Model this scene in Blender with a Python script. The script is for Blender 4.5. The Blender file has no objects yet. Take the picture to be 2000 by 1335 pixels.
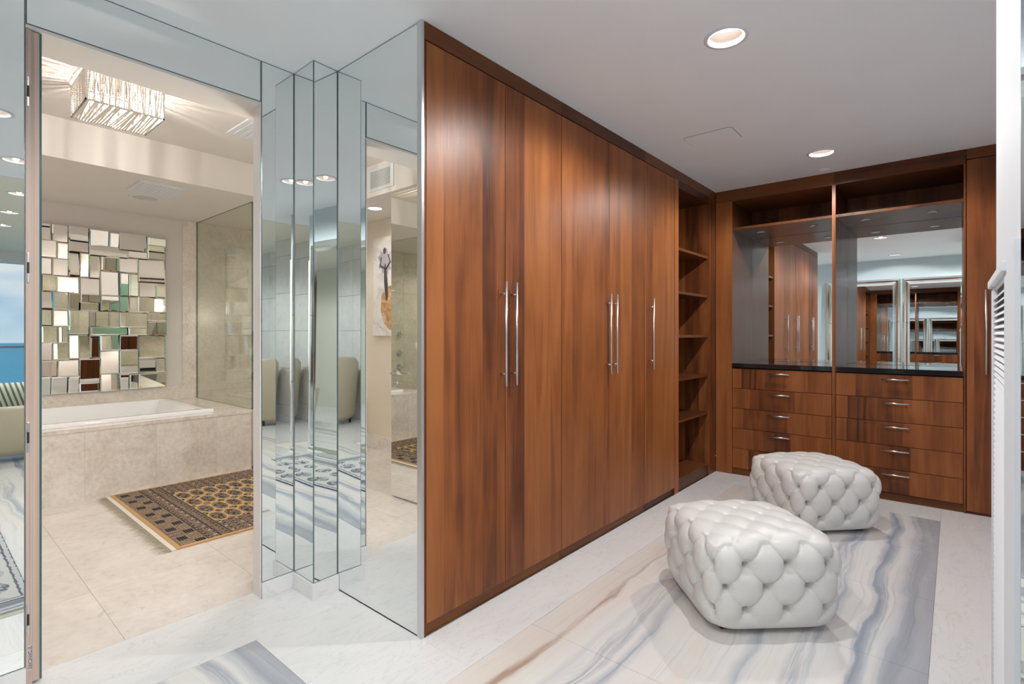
import bpy, bmesh, math, random
from mathutils import Vector, Matrix
random.seed(7)
R = math.radians
S = bpy.context.scene
COL = S.collection

# ------------------------------------------------------------------ camera, exposure, world
HC = 1.28                                   # eye height
cam_d = bpy.data.cameras.new('camera'); cam = bpy.data.objects.new('camera', cam_d); COL.objects.link(cam)
cam.location = (0, 0, HC); cam.rotation_euler = (R(90), 0, R(40.5))
cam_d.sensor_width = 36; cam_d.lens = 1013 / 2000 * 36; cam_d.shift_y = -0.0078
cam_d.clip_start = 0.02; cam_d.clip_end = 20000
S.camera = cam
S.view_settings.view_transform = 'Standard'; S.view_settings.look = 'None'
S.view_settings.gamma = 1; S.view_settings.use_curve_mapping = False
S.view_settings.exposure = 0.10
cy = S.cycles
cy.max_bounces = 24; cy.glossy_bounces = 20; cy.diffuse_bounces = 6; cy.transmission_bounces = 12
cy.transparent_max_bounces = 24; cy.sample_clamp_indirect = 4.0; cy.blur_glossy = 0.3
cy.use_denoising = True

P_CLOSET, P_HALL, P_BATH, P_CHAND, P_WORLD = 64.0, 44.0, 31.0, 6.5, 0.9

W = bpy.data.worlds.new('sky'); S.world = W; W.use_nodes = True
wn = W.node_tree; wn.nodes.clear()
def world():
    nt = wn
    tc = nt.nodes.new('ShaderNodeTexCoord'); sep = nt.nodes.new('ShaderNodeSeparateXYZ')
    nt.links.new(tc.outputs['Generated'], sep.inputs[0])
    rmp = nt.nodes.new('ShaderNodeValToRGB'); e = rmp.color_ramp.elements
    e[0].position = 0.0; e[0].color = (.62, .78, .92, 1); e[1].position = 1.0; e[1].color = (.07, .24, .66, 1)
    m = rmp.color_ramp.elements.new(.14); m.color = (.20, .46, .88, 1)
    nt.links.new(sep.outputs[2], rmp.inputs[0])
    mp = nt.nodes.new('ShaderNodeMapping'); mp.inputs['Scale'].default_value = (3.0, 3.0, 9.0)
    nt.links.new(tc.outputs['Generated'], mp.inputs[0])
    nz = nt.nodes.new('ShaderNodeTexNoise'); nz.inputs['Scale'].default_value = 1.3; nz.inputs['Detail'].default_value = 6
    nt.links.new(mp.outputs[0], nz.inputs['Vector'])
    cr = nt.nodes.new('ShaderNodeValToRGB'); c = cr.color_ramp.elements
    c[0].position = .42; c[0].color = (0, 0, 0, 1); c[1].position = .60; c[1].color = (1, 1, 1, 1)
    nt.links.new(nz.outputs[0], cr.inputs[0])
    mx = nt.nodes.new('ShaderNodeMix'); mx.data_type = 'RGBA'
    nt.links.new(cr.outputs[0], mx.inputs[0]); nt.links.new(rmp.outputs[0], mx.inputs[6]); mx.inputs[7].default_value = (.95, .97, 1, 1)
    bg = nt.nodes.new('ShaderNodeBackground'); bg.inputs[1].default_value = P_WORLD
    nt.links.new(mx.outputs[2], bg.inputs[0])
    o = nt.nodes.new('ShaderNodeOutputWorld'); nt.links.new(bg.outputs[0], o.inputs[0])
world()

# ------------------------------------------------------------------ node helpers
class NT:
    def __init__(s, name):
        s.m = bpy.data.materials.new(name); s.m.use_nodes = True; s.t = s.m.node_tree
        s.b = s.t.nodes['Principled BSDF']
    def new(s, k): return s.t.nodes.new(k)
    def link(s, a, b):
        if isinstance(a, (int, float)): b.default_value = a
        elif isinstance(a, tuple): b.default_value = a if len(a) == len(b.default_value) else a + (1,)
        else: s.t.links.new(a, b)
    def m_(s, op, a, b=0.0, c=0.0):
        n = s.new('ShaderNodeMath'); n.operation = op
        for i, v in enumerate((a, b, c)):
            s.link(v, n.inputs[i])
        return n.outputs[0]
    def add(s, a, b): return s.m_('ADD', a, b)
    def mul(s, a, b): return s.m_('MULTIPLY', a, b)
    def sub(s, a, b): return s.m_('SUBTRACT', a, b)
    def less(s, a, b): return s.m_('LESS_THAN', a, b)
    def great(s, a, b): return s.m_('GREATER_THAN', a, b)
    def coord(s, kind='Object'):
        if kind == 'World':
            return s.new('ShaderNodeNewGeometry').outputs['Position']
        return s.new('ShaderNodeTexCoord').outputs[kind]
    def xyz(s, v):
        n = s.new('ShaderNodeSeparateXYZ'); s.link(v, n.inputs[0]); return n.outputs
    def vec(s, x, y, z):
        n = s.new('ShaderNodeCombineXYZ')
        for i, v in enumerate((x, y, z)): s.link(v, n.inputs[i])
        return n.outputs[0]
    def noise(s, v, scale=1.0, detail=3.0, rough=.5, dist=0.0):
        n = s.new('ShaderNodeTexNoise'); s.link(v, n.inputs['Vector'])
        n.inputs['Scale'].default_value = scale; n.inputs['Detail'].default_value = detail
        n.inputs['Roughness'].default_value = rough; n.inputs['Distortion'].default_value = dist
        return n.outputs[0]
    def white(s, v):
        n = s.new('ShaderNodeTexWhiteNoise'); n.noise_dimensions = '3D'; s.link(v, n.inputs['Vector']); return n.outputs[0]
    def rand(s): return s.new('ShaderNodeObjectInfo').outputs['Random']
    def ramp(s, f, stops, interp='LINEAR'):
        n = s.new('ShaderNodeValToRGB'); s.link(f, n.inputs[0]); n.color_ramp.interpolation = interp
        e = n.color_ramp.elements
        while len(e) < len(stops): e.new(.5)
        for i, (p, c) in enumerate(stops):
            e[i].position = p; e[i].color = tuple(c) + (1,)
        return n.outputs[0]
    def mix(s, f, a, b, mode='MIX'):
        n = s.new('ShaderNodeMix'); n.data_type = 'RGBA'; n.blend_type = mode
        s.link(f, n.inputs[0]); s.link(a, n.inputs[6]); s.link(b, n.inputs[7]); return n.outputs[2]
    def bump(s, h, strength=.2, dist=.002):
        n = s.new('ShaderNodeBump'); n.inputs['Strength'].default_value = strength; n.inputs['Distance'].default_value = dist
        s.link(h, n.inputs['Height']); s.t.links.new(n.outputs[0], s.b.inputs['Normal'])
    def set(s, **k):
        for a, v in k.items(): s.link(v, s.b.inputs[a.replace('_', ' ')])
        return s.m

def flat(name, col, rough=.5, metal=0.0, **k):
    n = NT(name); n.set(Base_Color=col + (1,), Roughness=rough, Metallic=metal, **k); return n.m

def paint(name, col, rough=.6):
    n = NT(name); v = n.coord('World'); f = n.noise(v, 3.0, 4)
    c = n.mix(f, tuple(x * .97 for x in col) + (1,), tuple(min(1, x * 1.03) for x in col) + (1,))
    n.set(Base_Color=c, Roughness=rough); return n.m

def wood(name, plank=.15, horiz=False, gain=1.0, coat=0.0, rshift=7.31):
    n = NT(name); x, y, z = n.xyz(n.coord()); rnd = n.rand()
    cellr = 0.0 if rshift < 1 else n.mul(rnd, 9.0)
    xy = n.add(x, y)
    u, v = (z, xy) if horiz else (xy, z)
    u = n.add(u, n.mul(rnd, rshift)); v = n.add(v, n.mul(rnd, 3.7))
    p = n.mul(u, 1 / plank); p = n.add(p, n.mul(n.m_('SINE', n.mul(p, 2.3)), .3))
    cell = n.m_('FLOOR', p); w = n.white(n.vec(cell, cellr, 3.0))
    grain = n.noise(n.vec(n.mul(u, 110.0), 0.0, n.add(n.mul(v, 3.0), n.mul(w, 40.0))), 1.0, 4, .6)
    fig = n.noise(n.vec(n.add(n.mul(u, 10.0), n.mul(w, 17.0)), 0.0, n.add(n.mul(v, .75), n.mul(w, 31.0))), 1.0, 3, .5, 1.4)
    blot = n.noise(n.vec(n.mul(u, 5.0), 1.0, n.add(n.mul(v, 3.5), n.mul(w, 11.0))), 1.0, 2)
    f = n.add(n.add(n.mul(fig, .62), n.mul(grain, .25)), n.add(n.mul(w, .41), n.mul(blot, .24))); f = n.sub(f, .085)
    g = gain
    c = n.ramp(f, [(.36, (.060*g, .020*g, .009*g)), (.52, (.150*g, .0455*g, .0145*g)), (.68, (.240*g, .077*g, .022*g)), (.92, (.335*g, .119*g, .036*g))])
    n.set(Base_Color=c, Roughness=n.add(n.mul(grain, .12), .31)); n.b.inputs['Coat Weight'].default_value = coat; n.b.inputs['Coat Roughness'].default_value = .2; n.b.inputs['Specular IOR Level'].default_value = .28
    n.bump(grain, .06, .001); return n.m

def marble(name):
    n = NT(name); x, y, z = n.xyz(n.coord('World')); r = n.rand()
    v = n.vec(n.add(n.mul(x, 2.6), n.mul(r, 13.0)), n.add(n.mul(y, .9), n.mul(r, 7.0)), z)
    a = n.noise(v, 1.0, 6, .6, .8); b = n.noise(v, 4.0, 5, .6, 1.5)
    c = n.ramp(a, [(.28, (.66, .675, .70)), (.42, (.735, .735, .74)), (.60, (.765, .76, .755)), (.78, (.735, .705, .675))])
    vein = n.ramp(n.m_('ABSOLUTE', n.sub(b, .5)), [(0, (.80, .80, .82)), (.016, (1, 1, 1))])
    c = n.mix(.6, c, vein, 'MULTIPLY')
    n.set(Base_Color=c, Roughness=.16); return n.m

def striped(name, along_y=True):
    n = NT(name); x, y, z = n.xyz(n.coord('World')); r = n.rand()
    c, a = (x, y) if along_y else (y, x)
    if not along_y: c = n.sub(c, 1.03)                                   # the same bands, running the other way
    w1 = n.noise(n.vec(n.mul(c, 1.2), n.mul(a, .75), 0.0), 1.0, 3); w2 = n.noise(n.vec(n.mul(c, 7.0), n.mul(a, 1.3), 4.0), 1.0, 4, .6)
    cc = n.add(n.add(c, n.mul(n.sub(w1, .5), .30)), n.mul(n.sub(w2, .5), .085)); cc = n.add(cc, n.mul(r, .012))
    t = n.mul(n.add(cc, 1.42), 1/1.345)
    base = (.735, .725, .715); crm = (.73, .685, .645); blu = (.30, .345, .42); gry = (.46, .50, .555)
    col = n.ramp(t, [(.0, crm), (.085, (.70, .645, .60)), (.10, (.40, .26, .19)), (.112, crm), (.175, base), (.205, (.52, .55, .60)), (.235, blu), (.262, base),
                     (.29, gry), (.315, base), (.42, (.745, .73, .715)), (.47, crm), (.50, base), (.545, base), (.575, gry), (.60, base), (.66, (.74, .70, .665)),
                     (.685, blu), (.725, gry), (.745, base), (.80, base), (.825, blu), (.845, gry), (.865, base), (.90, (.47, .50, .55)), (.93, (.36, .39, .44)), (.965, (.44, .46, .50)), (1.0, (.40, .42, .465))])
    st = n.noise(n.vec(n.mul(cc, 15.0), n.mul(a, .30), 9.0), 1.0, 6, .68, .35)
    wt = n.m_('MAXIMUM', n.m_('MULTIPLY_ADD', st, 7.0, -2.75), n.m_('MULTIPLY_ADD', t, 9.0, -7.4))
    wt = n.m_('MINIMUM', n.m_('MAXIMUM', wt, .05), 1.0)
    vary = n.noise(n.vec(n.mul(c, 2.0), n.mul(a, 1.4), 7.0), 1.0, 5, .6)
    wt = n.mul(wt, n.m_('MINIMUM', n.m_('MULTIPLY_ADD', vary, 3.2, -.35), 1.0))
    col = n.mix(wt, base + (1,), col)
    fine = n.noise(n.vec(n.mul(cc, 46.0), n.mul(a, .8), 5.0), 1.0, 5, .65, .5)
    col = n.mix(.6, col, n.ramp(fine, [(.28, (.66, .69, .73)), (.42, (.94, .95, .96)), (.54, (1, 1, 1)), (.66, (1, .96, .925)), (.76, (.88, .80, .74))]), 'MULTIPLY')
    n.set(Base_Color=col, Roughness=.16); return n.m

def stone(name, c0, c1, scale=3.0, rough=.18):
    n = NT(name); v = n.coord('World'); r = n.rand(); x, y, z = n.xyz(v)
    v = n.vec(n.add(x, n.mul(r, 5.0)), n.add(y, n.mul(r, 9.0)), z)
    a = n.noise(v, scale, 6, .62, .6); b = n.noise(v, scale * 7, 4, .6)
    f = n.add(n.mul(a, .55), n.mul(b, .45)); fl = n.noise(v, scale * 4.2, 5, .7, 1.2)
    dk = tuple(x * .80 for x in c0)
    col = n.ramp(f, [(.30, dk), (.44, c0), (.60, c1), (.72, tuple(min(1, x * 1.05) for x in c1))])
    col = n.mix(.8, col, n.ramp(fl, [(.60, (1, 1, 1)), (.70, (.86, .77, .68))]), 'MULTIPLY')
    n.set(Base_Color=col, Roughness=rough); return n.m

def glass(name, tint, refl=.08):
    n = NT(name); t = n.t; t.nodes.remove(n.b)
    tr = n.new('ShaderNodeBsdfTransparent'); tr.inputs[0].default_value = tint + (1,)
    gl = n.new('ShaderNodeBsdfGlossy'); gl.inputs['Roughness'].default_value = 0.0
    fr = n.new('ShaderNodeFresnel'); bf = n.new('ShaderNodeNewGeometry').outputs['Backfacing']   # same index from both faces of the thin sheet
    t.links.new(n.m_('MULTIPLY_ADD', bf, 1/1.5-1.5, 1.5), fr.inputs[0])
    mx = n.new('ShaderNodeMixShader'); t.links.new(fr.outputs[0], mx.inputs[0])
    t.links.new(tr.outputs[0], mx.inputs[1]); t.links.new(gl.outputs[0], mx.inputs[2])
    t.links.new(mx.outputs[0], t.nodes['Material Output'].inputs[0]); return n.m

def emit(name, col, k):
    n = NT(name); n.set(Base_Color=col + (1,), Emission_Color=col + (1,), Emission_Strength=k); return n.m

M = dict(
    mirror=flat('mirror silvering', (.88, .905, .905), 0.0, 1.0),
    mirror_b=flat('bathroom mirror silvering', (.90, .90, .87), 0.0, 1.0),
    edge=flat('mirror glass edge', (.035, .12, .12), .12),
    edge_l=flat('polished mirror edge', (.13, .20, .20), .2, .3),
    chrome=flat('polished chrome', (.80, .82, .85), .12, 1.0),
    steel=flat('brushed steel', (.66, .67, .69), .3, 1.0),
    wood=wood('cherry veneer', .16), wood_d=wood('cherry veneer drawers', .23, False, 1.0, 0.0, .09), wood_h=wood('cherry fascia', .3, True, .55),
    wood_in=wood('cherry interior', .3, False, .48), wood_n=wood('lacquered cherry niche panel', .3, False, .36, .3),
    black=flat('black glass', (.012, .013, .016), .04), dark=flat('dark void', (.012, .012, .014), .7),
    white=paint('white paint', (.70, .735, .78)), ceil=paint('ceiling paint', (.825, .867, .90)),
    cream=paint('cream ceiling paint', (.78, .755, .64)), bluewall=paint('pale blue wall paint', (.56, .65, .70)),
    marble=marble('white marble'), stripe_y=striped('striped marble lengthwise', True), stripe_x=striped('striped marble crosswise', False),
    beige=stone('beige marble', (.69, .632, .592), (.75, .70, .662)), beige_w=stone('beige marble cladding', (.71, .64, .585), (.83, .775, .725), 4.5),
    shower=stone('shower marble', (.62, .56, .49), (.72, .665, .59), 4.5),
    grout=flat('grout', (.72, .65, .59), .8), blush=paint('blush wall paint', (.71, .66, .645)),
    bceil=paint('bathroom ceiling paint', (.74, .70, .67)),
    acryl=flat('white acrylic', (.86, .87, .88), .08), leather=flat('off white leather', (.70, .695, .68), .42),
    btn=flat('button leather', (.62, .60, .57), .5), foot=flat('dark wooden foot', (.03, .018, .012), .4),
    glass=glass('shower glass', (.945, .96, .925)), pane=glass('window glass', (.93, .97, .97)),
    gedge=flat('glass edge', (.03, .10, .085), .1),
    lamp=emit('lamp lens', (1, .94, .87), 4.5), bulb=emit('warm bulb', (1, .82, .58), 60.0), led=emit('led strip', (1, .93, .70), 1.8),
    shade=emit('sconce shade', (1, .90, .76), 9.0),
    can=flat('lamp reflector', (.46, .40, .36), .35),
    lipping=wood('door lipping', .012), rubber=flat('black rubber', (.02, .02, .02), .5),
)
# a lighter pinkish wood for the door edge
def lip():
    n = NT('beech door edge'); x, y, z = n.xyz(n.coord())
    g = n.noise(n.vec(n.mul(n.add(x, y), 420.0), 0.0, n.mul(z, .7)), 1.0, 3); b = n.noise(n.vec(n.mul(y, 20.0), 0.0, n.mul(z, 1.3)), 1.0, 3)
    n.set(Base_Color=n.ramp(n.add(n.mul(g, .7), n.mul(b, .3)), [(.32, (.38, .26, .205)), (.5, (.56, .42, .35)), (.68, (.66, .53, .46))]), Roughness=.5); return n.m
M['lipping'] = lip()

# ------------------------------------------------------------------ mesh helpers
class MB:
    def __init__(s): s.bm = bmesh.new(); s.mi = 0
    def face(s, pts, mi=None, smooth=False):
        f = s.bm.faces.new([s.bm.verts.new(p) for p in pts]); f.material_index = s.mi if mi is None else mi; f.smooth = smooth; return f
    def box(s, x0, x1, y0, y1, z0, z1, bevel=0.0, mi=None):
        if x0 > x1: x0, x1 = x1, x0
        if y0 > y1: y0, y1 = y1, y0
        if z0 > z1: z0, z1 = z1, z0
        v = [s.bm.verts.new(p) for p in ((x0,y0,z0),(x1,y0,z0),(x1,y1,z0),(x0,y1,z0),(x0,y0,z1),(x1,y0,z1),(x1,y1,z1),(x0,y1,z1))]
        fs = []
        for q in ((0,3,2,1),(4,5,6,7),(0,1,5,4),(1,2,6,5),(2,3,7,6),(3,0,4,7)):
            f = s.bm.faces.new([v[i] for i in q]); f.material_index = s.mi if mi is None else mi; fs.append(f)
        if bevel > 0:
            es = list({e for f in fs for e in f.edges})
            bmesh.ops.bevel(s.bm, geom=es, offset=bevel, segments=2, affect='EDGES', profile=.6)
        return fs       # order: bottom, top, -y, +x, +y, -x
    def tube(s, pts, r, seg=10, mi=None, caps=True):
        pts = [Vector(p) for p in pts]; rings = []
        for i, p in enumerate(pts):
            d = (pts[min(i+1, len(pts)-1)] - pts[max(i-1, 0)]).normalized()
            a = d.orthogonal().normalized() if i == 0 else (a0 - d * a0.dot(d)).normalized()
            a0 = a; b = d.cross(a); rr = r[i] if isinstance(r, (list, tuple)) else r
            rings.append([s.bm.verts.new(p + (a * math.cos(t) + b * math.sin(t)) * rr) for t in [2*math.pi*k/seg for k in range(seg)]])
        for A, B in zip(rings, rings[1:]):
            for k in range(seg):
                f = s.bm.faces.new((A[k], A[(k+1) % seg], B[(k+1) % seg], B[k])); f.smooth = True; f.material_index = s.mi if mi is None else mi
        if caps:
            for q, rev in ((rings[0], True), (rings[-1], False)):
                f = s.bm.faces.new(list(reversed(q)) if rev else q); f.material_index = s.mi if mi is None else mi
    def lathe(s, c, prof, seg=32, mi=None, smooth=True):      # prof: (radius, z) about a vertical axis
        c = Vector(c); rings = []
        for r, z in prof:
            if r < 1e-6: rings.append([s.bm.verts.new(c + Vector((0, 0, z)))])
            else: rings.append([s.bm.verts.new(c + Vector((r*math.cos(2*math.pi*k/seg), r*math.sin(2*math.pi*k/seg), z))) for k in range(seg)])
        for A, B in zip(rings, rings[1:]):
            for k in range(seg):
                q = [A[k % len(A)], A[(k+1) % len(A)], B[(k+1) % len(B)], B[k % len(B)]]
                q2 = []
                for v in q:
                    if v not in q2: q2.append(v)
                if len(q2) > 2:
                    f = s.bm.faces.new(q2); f.smooth = smooth; f.material_index = s.mi if mi is None else mi
    def prism(s, pts, d, mi=None):                      # polygon (3d points) extruded by vector d
        d = Vector(d); a = [s.bm.verts.new(Vector(p)) for p in pts]; b = [s.bm.verts.new(Vector(p) + d) for p in pts]
        k = len(pts); mm = s.mi if mi is None else mi
        s.bm.faces.new(list(reversed(a))).material_index = mm; s.bm.faces.new(b).material_index = mm
        for i in range(k):
            s.bm.faces.new((a[i], a[(i+1) % k], b[(i+1) % k], b[i])).material_index = mm
    def mesh(s, name, mats, off=(0, 0, 0), normals=True):
        if normals: bmesh.ops.recalc_face_normals(s.bm, faces=s.bm.faces[:])
        if any(off): bmesh.ops.translate(s.bm, verts=s.bm.verts[:], vec=[-o for o in off])
        me = bpy.data.meshes.new(name); s.bm.to_mesh(me); s.bm.free()
        for m in (mats if isinstance(mats, (list, tuple)) else [mats]): me.materials.append(m)
        return me

def root_loc(o):
    v = Vector((0, 0, 0))
    while o is not None: v += o.location; o = o.parent
    return v
def obj(name, me, parent=None, loc=(0, 0, 0), rot=None):
    o = bpy.data.objects.new(name, me); COL.objects.link(o); o.location = loc
    if rot: o.rotation_euler = rot
    if parent is not None: o.parent = parent
    return o
def part(name, mb, mats, parent):                        # mesh written in world coordinates, made local to its thing
    return obj(name, mb.mesh(name, mats, root_loc(parent)), parent)
def thing(name, label, cat, loc=(0, 0, 0), group=None, rot=None):
    o = bpy.data.objects.new(name, None); COL.objects.link(o); o.location = loc; o.empty_display_size = .1
    if rot: o.rotation_euler = rot
    return tag(o, label, cat, group)
def tag(o, label, cat, group=None):
    o['label'] = label; o['category'] = cat
    if group: o['group'] = group
    return o
def single(name, mb, mats, label, cat, loc, group=None):
    return tag(obj(name, mb.mesh(name, mats, loc), None, loc), label, cat, group)
def struct(name, mb, mats, label=None, loc=(0, 0, 0)):
    o = obj(name, mb.mesh(name, mats, loc), None, loc); o['kind'] = 'structure'
    if label: o['label'] = label; o['category'] = name.split('_')[0]
    return o
def lamp(name, kind, loc, power, col=(1, .9, .78), size=.05, parent=None, angle=150, blend=.5, rot=(0, 0, 0)):
    d = bpy.data.lights.new(name, kind); d.energy = power; d.color = col
    if kind in ('POINT', 'SPOT'): d.shadow_soft_size = size
    if kind == 'SPOT': d.spot_size = R(angle); d.spot_blend = blend
    o = bpy.data.objects.new(name, d); COL.objects.link(o); o.location = loc; o.rotation_euler = rot
    if parent is not None: o.parent = parent; o.location = Vector(loc) - root_loc(parent)
    return o
def cuts(a, b, step):
    n = max(1, round((b - a) / step)); return [a + (b - a) * i / n for i in range(n + 1)]

# ------------------------------------------------------------------ dimensions
XW, XD, XB = -1.70, -2.55, -2.80        # wardrobe fronts, doorway mirror wall, bathroom face of that wall
YB, YM = 4.92, 5.53                     # back cabinet fronts, niche mirror
ZC, ZD = 2.60, 2.40                     # ceiling, door head
XT, XK = -5.09, -6.55                   # tub front, bathroom back wall
YF = -.30                               # wall behind the camera
DY0, DY1 = .283, 1.118                  # doorway
LIGHTS = [(-.76, .34), (-.775, 2.375), (-.74, 4.34)]
HALL = [(.33, .55), (1.8, .72), (2.93, .76), (3.95, .80)]

# ------------------------------------------------------------------ floors
mb = MB(); mb.box(-2.64, 6.9, -1.4, 5.6, -.06, -.012); floor = struct('floor', mb, M['grout'])
def slabs(parent, rect, sx, sy, mat, name='stone_slab', z=0.0, gap=.0008):
    xs, ys = cuts(rect[0], rect[1], sx), cuts(rect[2], rect[3], sy); cache = {}
    for i in range(len(xs)-1):
        for j in range(len(ys)-1):
            w, h = round(xs[i+1]-xs[i], 4), round(ys[j+1]-ys[j], 4)
            if (w, h) not in cache:
                b = MB(); b.box(gap, w-gap, gap, h-gap, -.012, 0); cache[(w, h)] = b.mesh(name, mat)
            obj(name, cache[(w, h)], parent, (xs[i], ys[j], z))
mar = M['marble']
for rc in ((-2.64, -2.225, YF, 1.41), (-2.225, -1.42, .955, 1.41), (-1.70, -1.42, 1.41, 4.95), (-1.42, -.075, .955, 1.10),
           (-1.42, -.075, 4.60, 4.95), (-.075, .70, .955, 4.95), (-2.225, .90, YF, -.10), (.70, 6.9, .955, 2.6),
           (.90, 6.9, -1.2, -.10), (6.0, 6.9, -.10, .955)):
    slabs(floor, rc, 1.2, 1.2, mar, gap=.0003)
slabs(floor, (-1.42, -.075, 1.10, 4.60), 1.4, .70, M['stripe_y'], 'striped_slab')
slabs(floor, (-2.225, 6.0, -.10, .955), .70, 1.1, M['stripe_x'], 'striped_slab')
mb = MB(); mb.box(-6.7, -2.64, -.75, 3.75, -.06, -.012); bfloor = struct('bathroom_floor', mb, M['grout'])
slabs(bfloor, (XT, -2.64, -.60, 3.60), .61, .61, M['beige'], 'stone_tile', 0, .0006)
mb = MB(); mb.box(-6.6, XT, 2.15, 3.6, -.012, .02); part('shower_floor', mb, M['shower'], bfloor)

# ------------------------------------------------------------------ ceilings with recessed-lamp holes
def ceiling(name, x0, x1, y0, y1, z, mat, holes=(), r=.072):
    h = .11; xs = sorted({x0, x1, *[c[0]-h for c in holes], *[c[0]+h for c in holes]}); ys = sorted({y0, y1, *[c[1]-h for c in holes], *[c[1]+h for c in holes]})
    b = MB()
    for i in range(len(xs)-1):
        for j in range(len(ys)-1):
            cx, cyy = (xs[i]+xs[i+1])/2, (ys[j]+ys[j+1])/2
            if any(abs(cx-c[0]) < h and abs(cyy-c[1]) < h for c in holes): continue
            b.face([(xs[i], ys[j], z), (xs[i], ys[j+1], z), (xs[i+1], ys[j+1], z), (xs[i+1], ys[j], z)])
    for c in holes:
        n = 32
        def sq(t):
            k = h / max(abs(math.cos(t)), abs(math.sin(t))); return (c[0]+k*math.cos(t), c[1]+k*math.sin(t), z)
        for k in range(n):
            t0, t1 = 2*math.pi*k/n, 2*math.pi*(k+1)/n
            b.face([(c[0]+r*math.cos(t0), c[1]+r*math.sin(t0), z), (c[0]+r*math.cos(t1), c[1]+r*math.sin(t1), z), sq(t1), sq(t0)])
    b.box(x0, x1, y0, y1, z+.20, z+.22)
    o = obj(name, b.mesh(name, mat, (0, 0, 0), False)); o['kind'] = 'structure'; return o
ceiling('ceiling', -2.80, .96, -1.30, 5.65, ZC, M['ceil'], LIGHTS + HALL[:1])
ceiling('ceiling_bedroom', .96, 6.95, -1.3, 4.7, ZC+.04, M['cream'], HALL[1:])
mb = MB(); mb.box(.955, .96, -1.3, 4.7, ZC, ZC+.3); struct('trim_1', mb, M['white'])

SPOTS = []
def downlight(c, z, label, power, group, angle=166, col=(1, .985, .965), r=.072, lit=True):
    t = thing('ceiling_light', label, 'ceiling light', (c[0], c[1], z), group)
    b = MB(); b.lathe((c[0], c[1], z), [(r, .002), (r, -.003), (r+.006, -.006), (r+.021, -.004), (r+.0215, 0)], 40); part('trim_ring', b, M['white'], t)
    b = MB(); b.lathe((c[0], c[1], z), [(r, 0), (r*.95, .025), (r*.82, .055)], 40); part('reflector', b, M['can'], t)
    b = MB(); b.lathe((c[0], c[1], z), [(r*.82, .054), (0, .054)], 32); part('lens', b, M['lamp'], t)
    if lit: lamp('downlight_beam', 'SPOT', (c[0], c[1], z+.010), power, col, .018, t, angle, .4)
    return t
downlight(LIGHTS[1], ZC, 'large round recessed ceiling light above the near tufted ottoman', P_CLOSET, 'closet ceiling lights')
downlight(LIGHTS[2], ZC, 'round recessed ceiling light closest to the back cabinets', P_CLOSET, 'closet ceiling lights')
downlight(LIGHTS[0], ZC, 'recessed ceiling light above the hall runner, seen only in mirrors', P_CLOSET, 'closet ceiling lights')
downlight(HALL[0], ZC, 'recessed light in the grey hall ceiling, in the left mirror strip', P_HALL, 'hall ceiling lights')
for q, lb in zip(HALL[1:], ('first', 'second', 'third')):
    downlight(q, ZC+.04, f'{lb} recessed light in the cream bedroom ceiling, counted from the hall', P_HALL, 'hall ceiling lights')

# access panel and sprinkler
mb = MB()
def rr(x0, x1, y0, y1, r, z):
    out = []
    for cx, cyy, a0 in ((x1-r, y1-r, 0), (x0+r, y1-r, 90), (x0+r, y0+r, 180), (x1-r, y0+r, 270)):
        for k in range(6): a = R(a0+18*k); out.append((cx+r*math.cos(a), cyy+r*math.sin(a), z))
    return out
mb.prism(rr(-1.398, -1.086, 3.415, 3.650, .03, ZC-.004), (0, 0, .004)); 
ap = thing('access_panel', 'flush grey access panel with rounded corners in closet ceiling', 'access panel', (-1.24, 3.53, ZC))
part('panel', mb, M['ceil'], ap)
mb = MB(); mb.prism(rr(-1.402, -1.082, 3.411, 3.654, .034, ZC-.0015), (0, 0, .0014)); part('shadow_gap', mb, flat('gap grey', (.30, .30, .31), .8), ap)
mb = MB(); mb.lathe((-.80, 4.80, ZC), [(.042, 0), (.042, -.004), (.036, -.008), (0, -.009)], 28)
single('sprinkler_cap', mb, M['ceil'], 'small round sprinkler cover in the ceiling near the back cabinets', 'sprinkler', (-.80, 4.80, ZC))

# ------------------------------------------------------------------ walls of the closet, hall and bedroom
mb = MB(); mb.box(XB, XD-.006, YF-.1, DY0, 0, 3.0); struct('wall_west_south', mb, M['blush'])
mb = MB(); mb.box(XB, XD-.006, DY0, 1.21, ZD, 3.0); struct('wall_west_header', mb, M['bceil'])
mb = MB(); mb.box(-2.64, XD-.006, 1.13, 1.25, 0, 3.0); mb.box(XB, -2.64, 1.21, 1.25, 0, 3.0); mb.box(XB, XD-.006, 1.25, 1.42, 0, 3.0)
struct('wall_west_north', mb, M['blush'])
mb = MB(); mb.box(-2.634, XD-.0065, DY1, 1.13, 0, ZD); mb.box(XD-.0065, XD+.0005, DY1-.0045, DY1+.0005, 0, ZD); struct('trim_2', mb, M['blush'])                       # right door jamb
mb = MB(); mb.box(-2.634, XD-.002, DY0, DY1, ZD-.012, ZD); struct('trim_3', mb, M['bceil'])                  # door head lining
mb = MB(); mb.box(-2.80, -2.38, 1.42, 5.65, 0, 3.0); struct('wall_west_closet', mb, M['blush'])
mb = MB(); mb.box(XD-.004, -2.364, 1.29, 1.418, 0, ZC); struct('wall_pillar', mb, M['white'])
mb = MB(); mb.box(-2.4, .72, 5.57, 5.70, 0, 3.0); struct('wall_north', mb, M['white'])
mb = MB(); mb.box(.62, .74, 1.94, 5.57, 0, 3.0); struct('wall_east', mb, M['white'])
mb = MB(); mb.box(.086, .74, 1.198, 1.94, 0, ZC); struct('wall_closet_block', mb, M['white'])
mb = MB(); mb.box(XB, .45, YF-.12, YF, 0, 3.0); mb.box(.33, .45, -1.30, YF-.12, 0, 3.0); struct('wall_south', mb, M['bluewall'])
mb = MB(); mb.box(.28, 7.0, -1.32, -1.162, 0, 3.0); tw = struct('wall_bedroom_south', mb, M['grout'])
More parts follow.
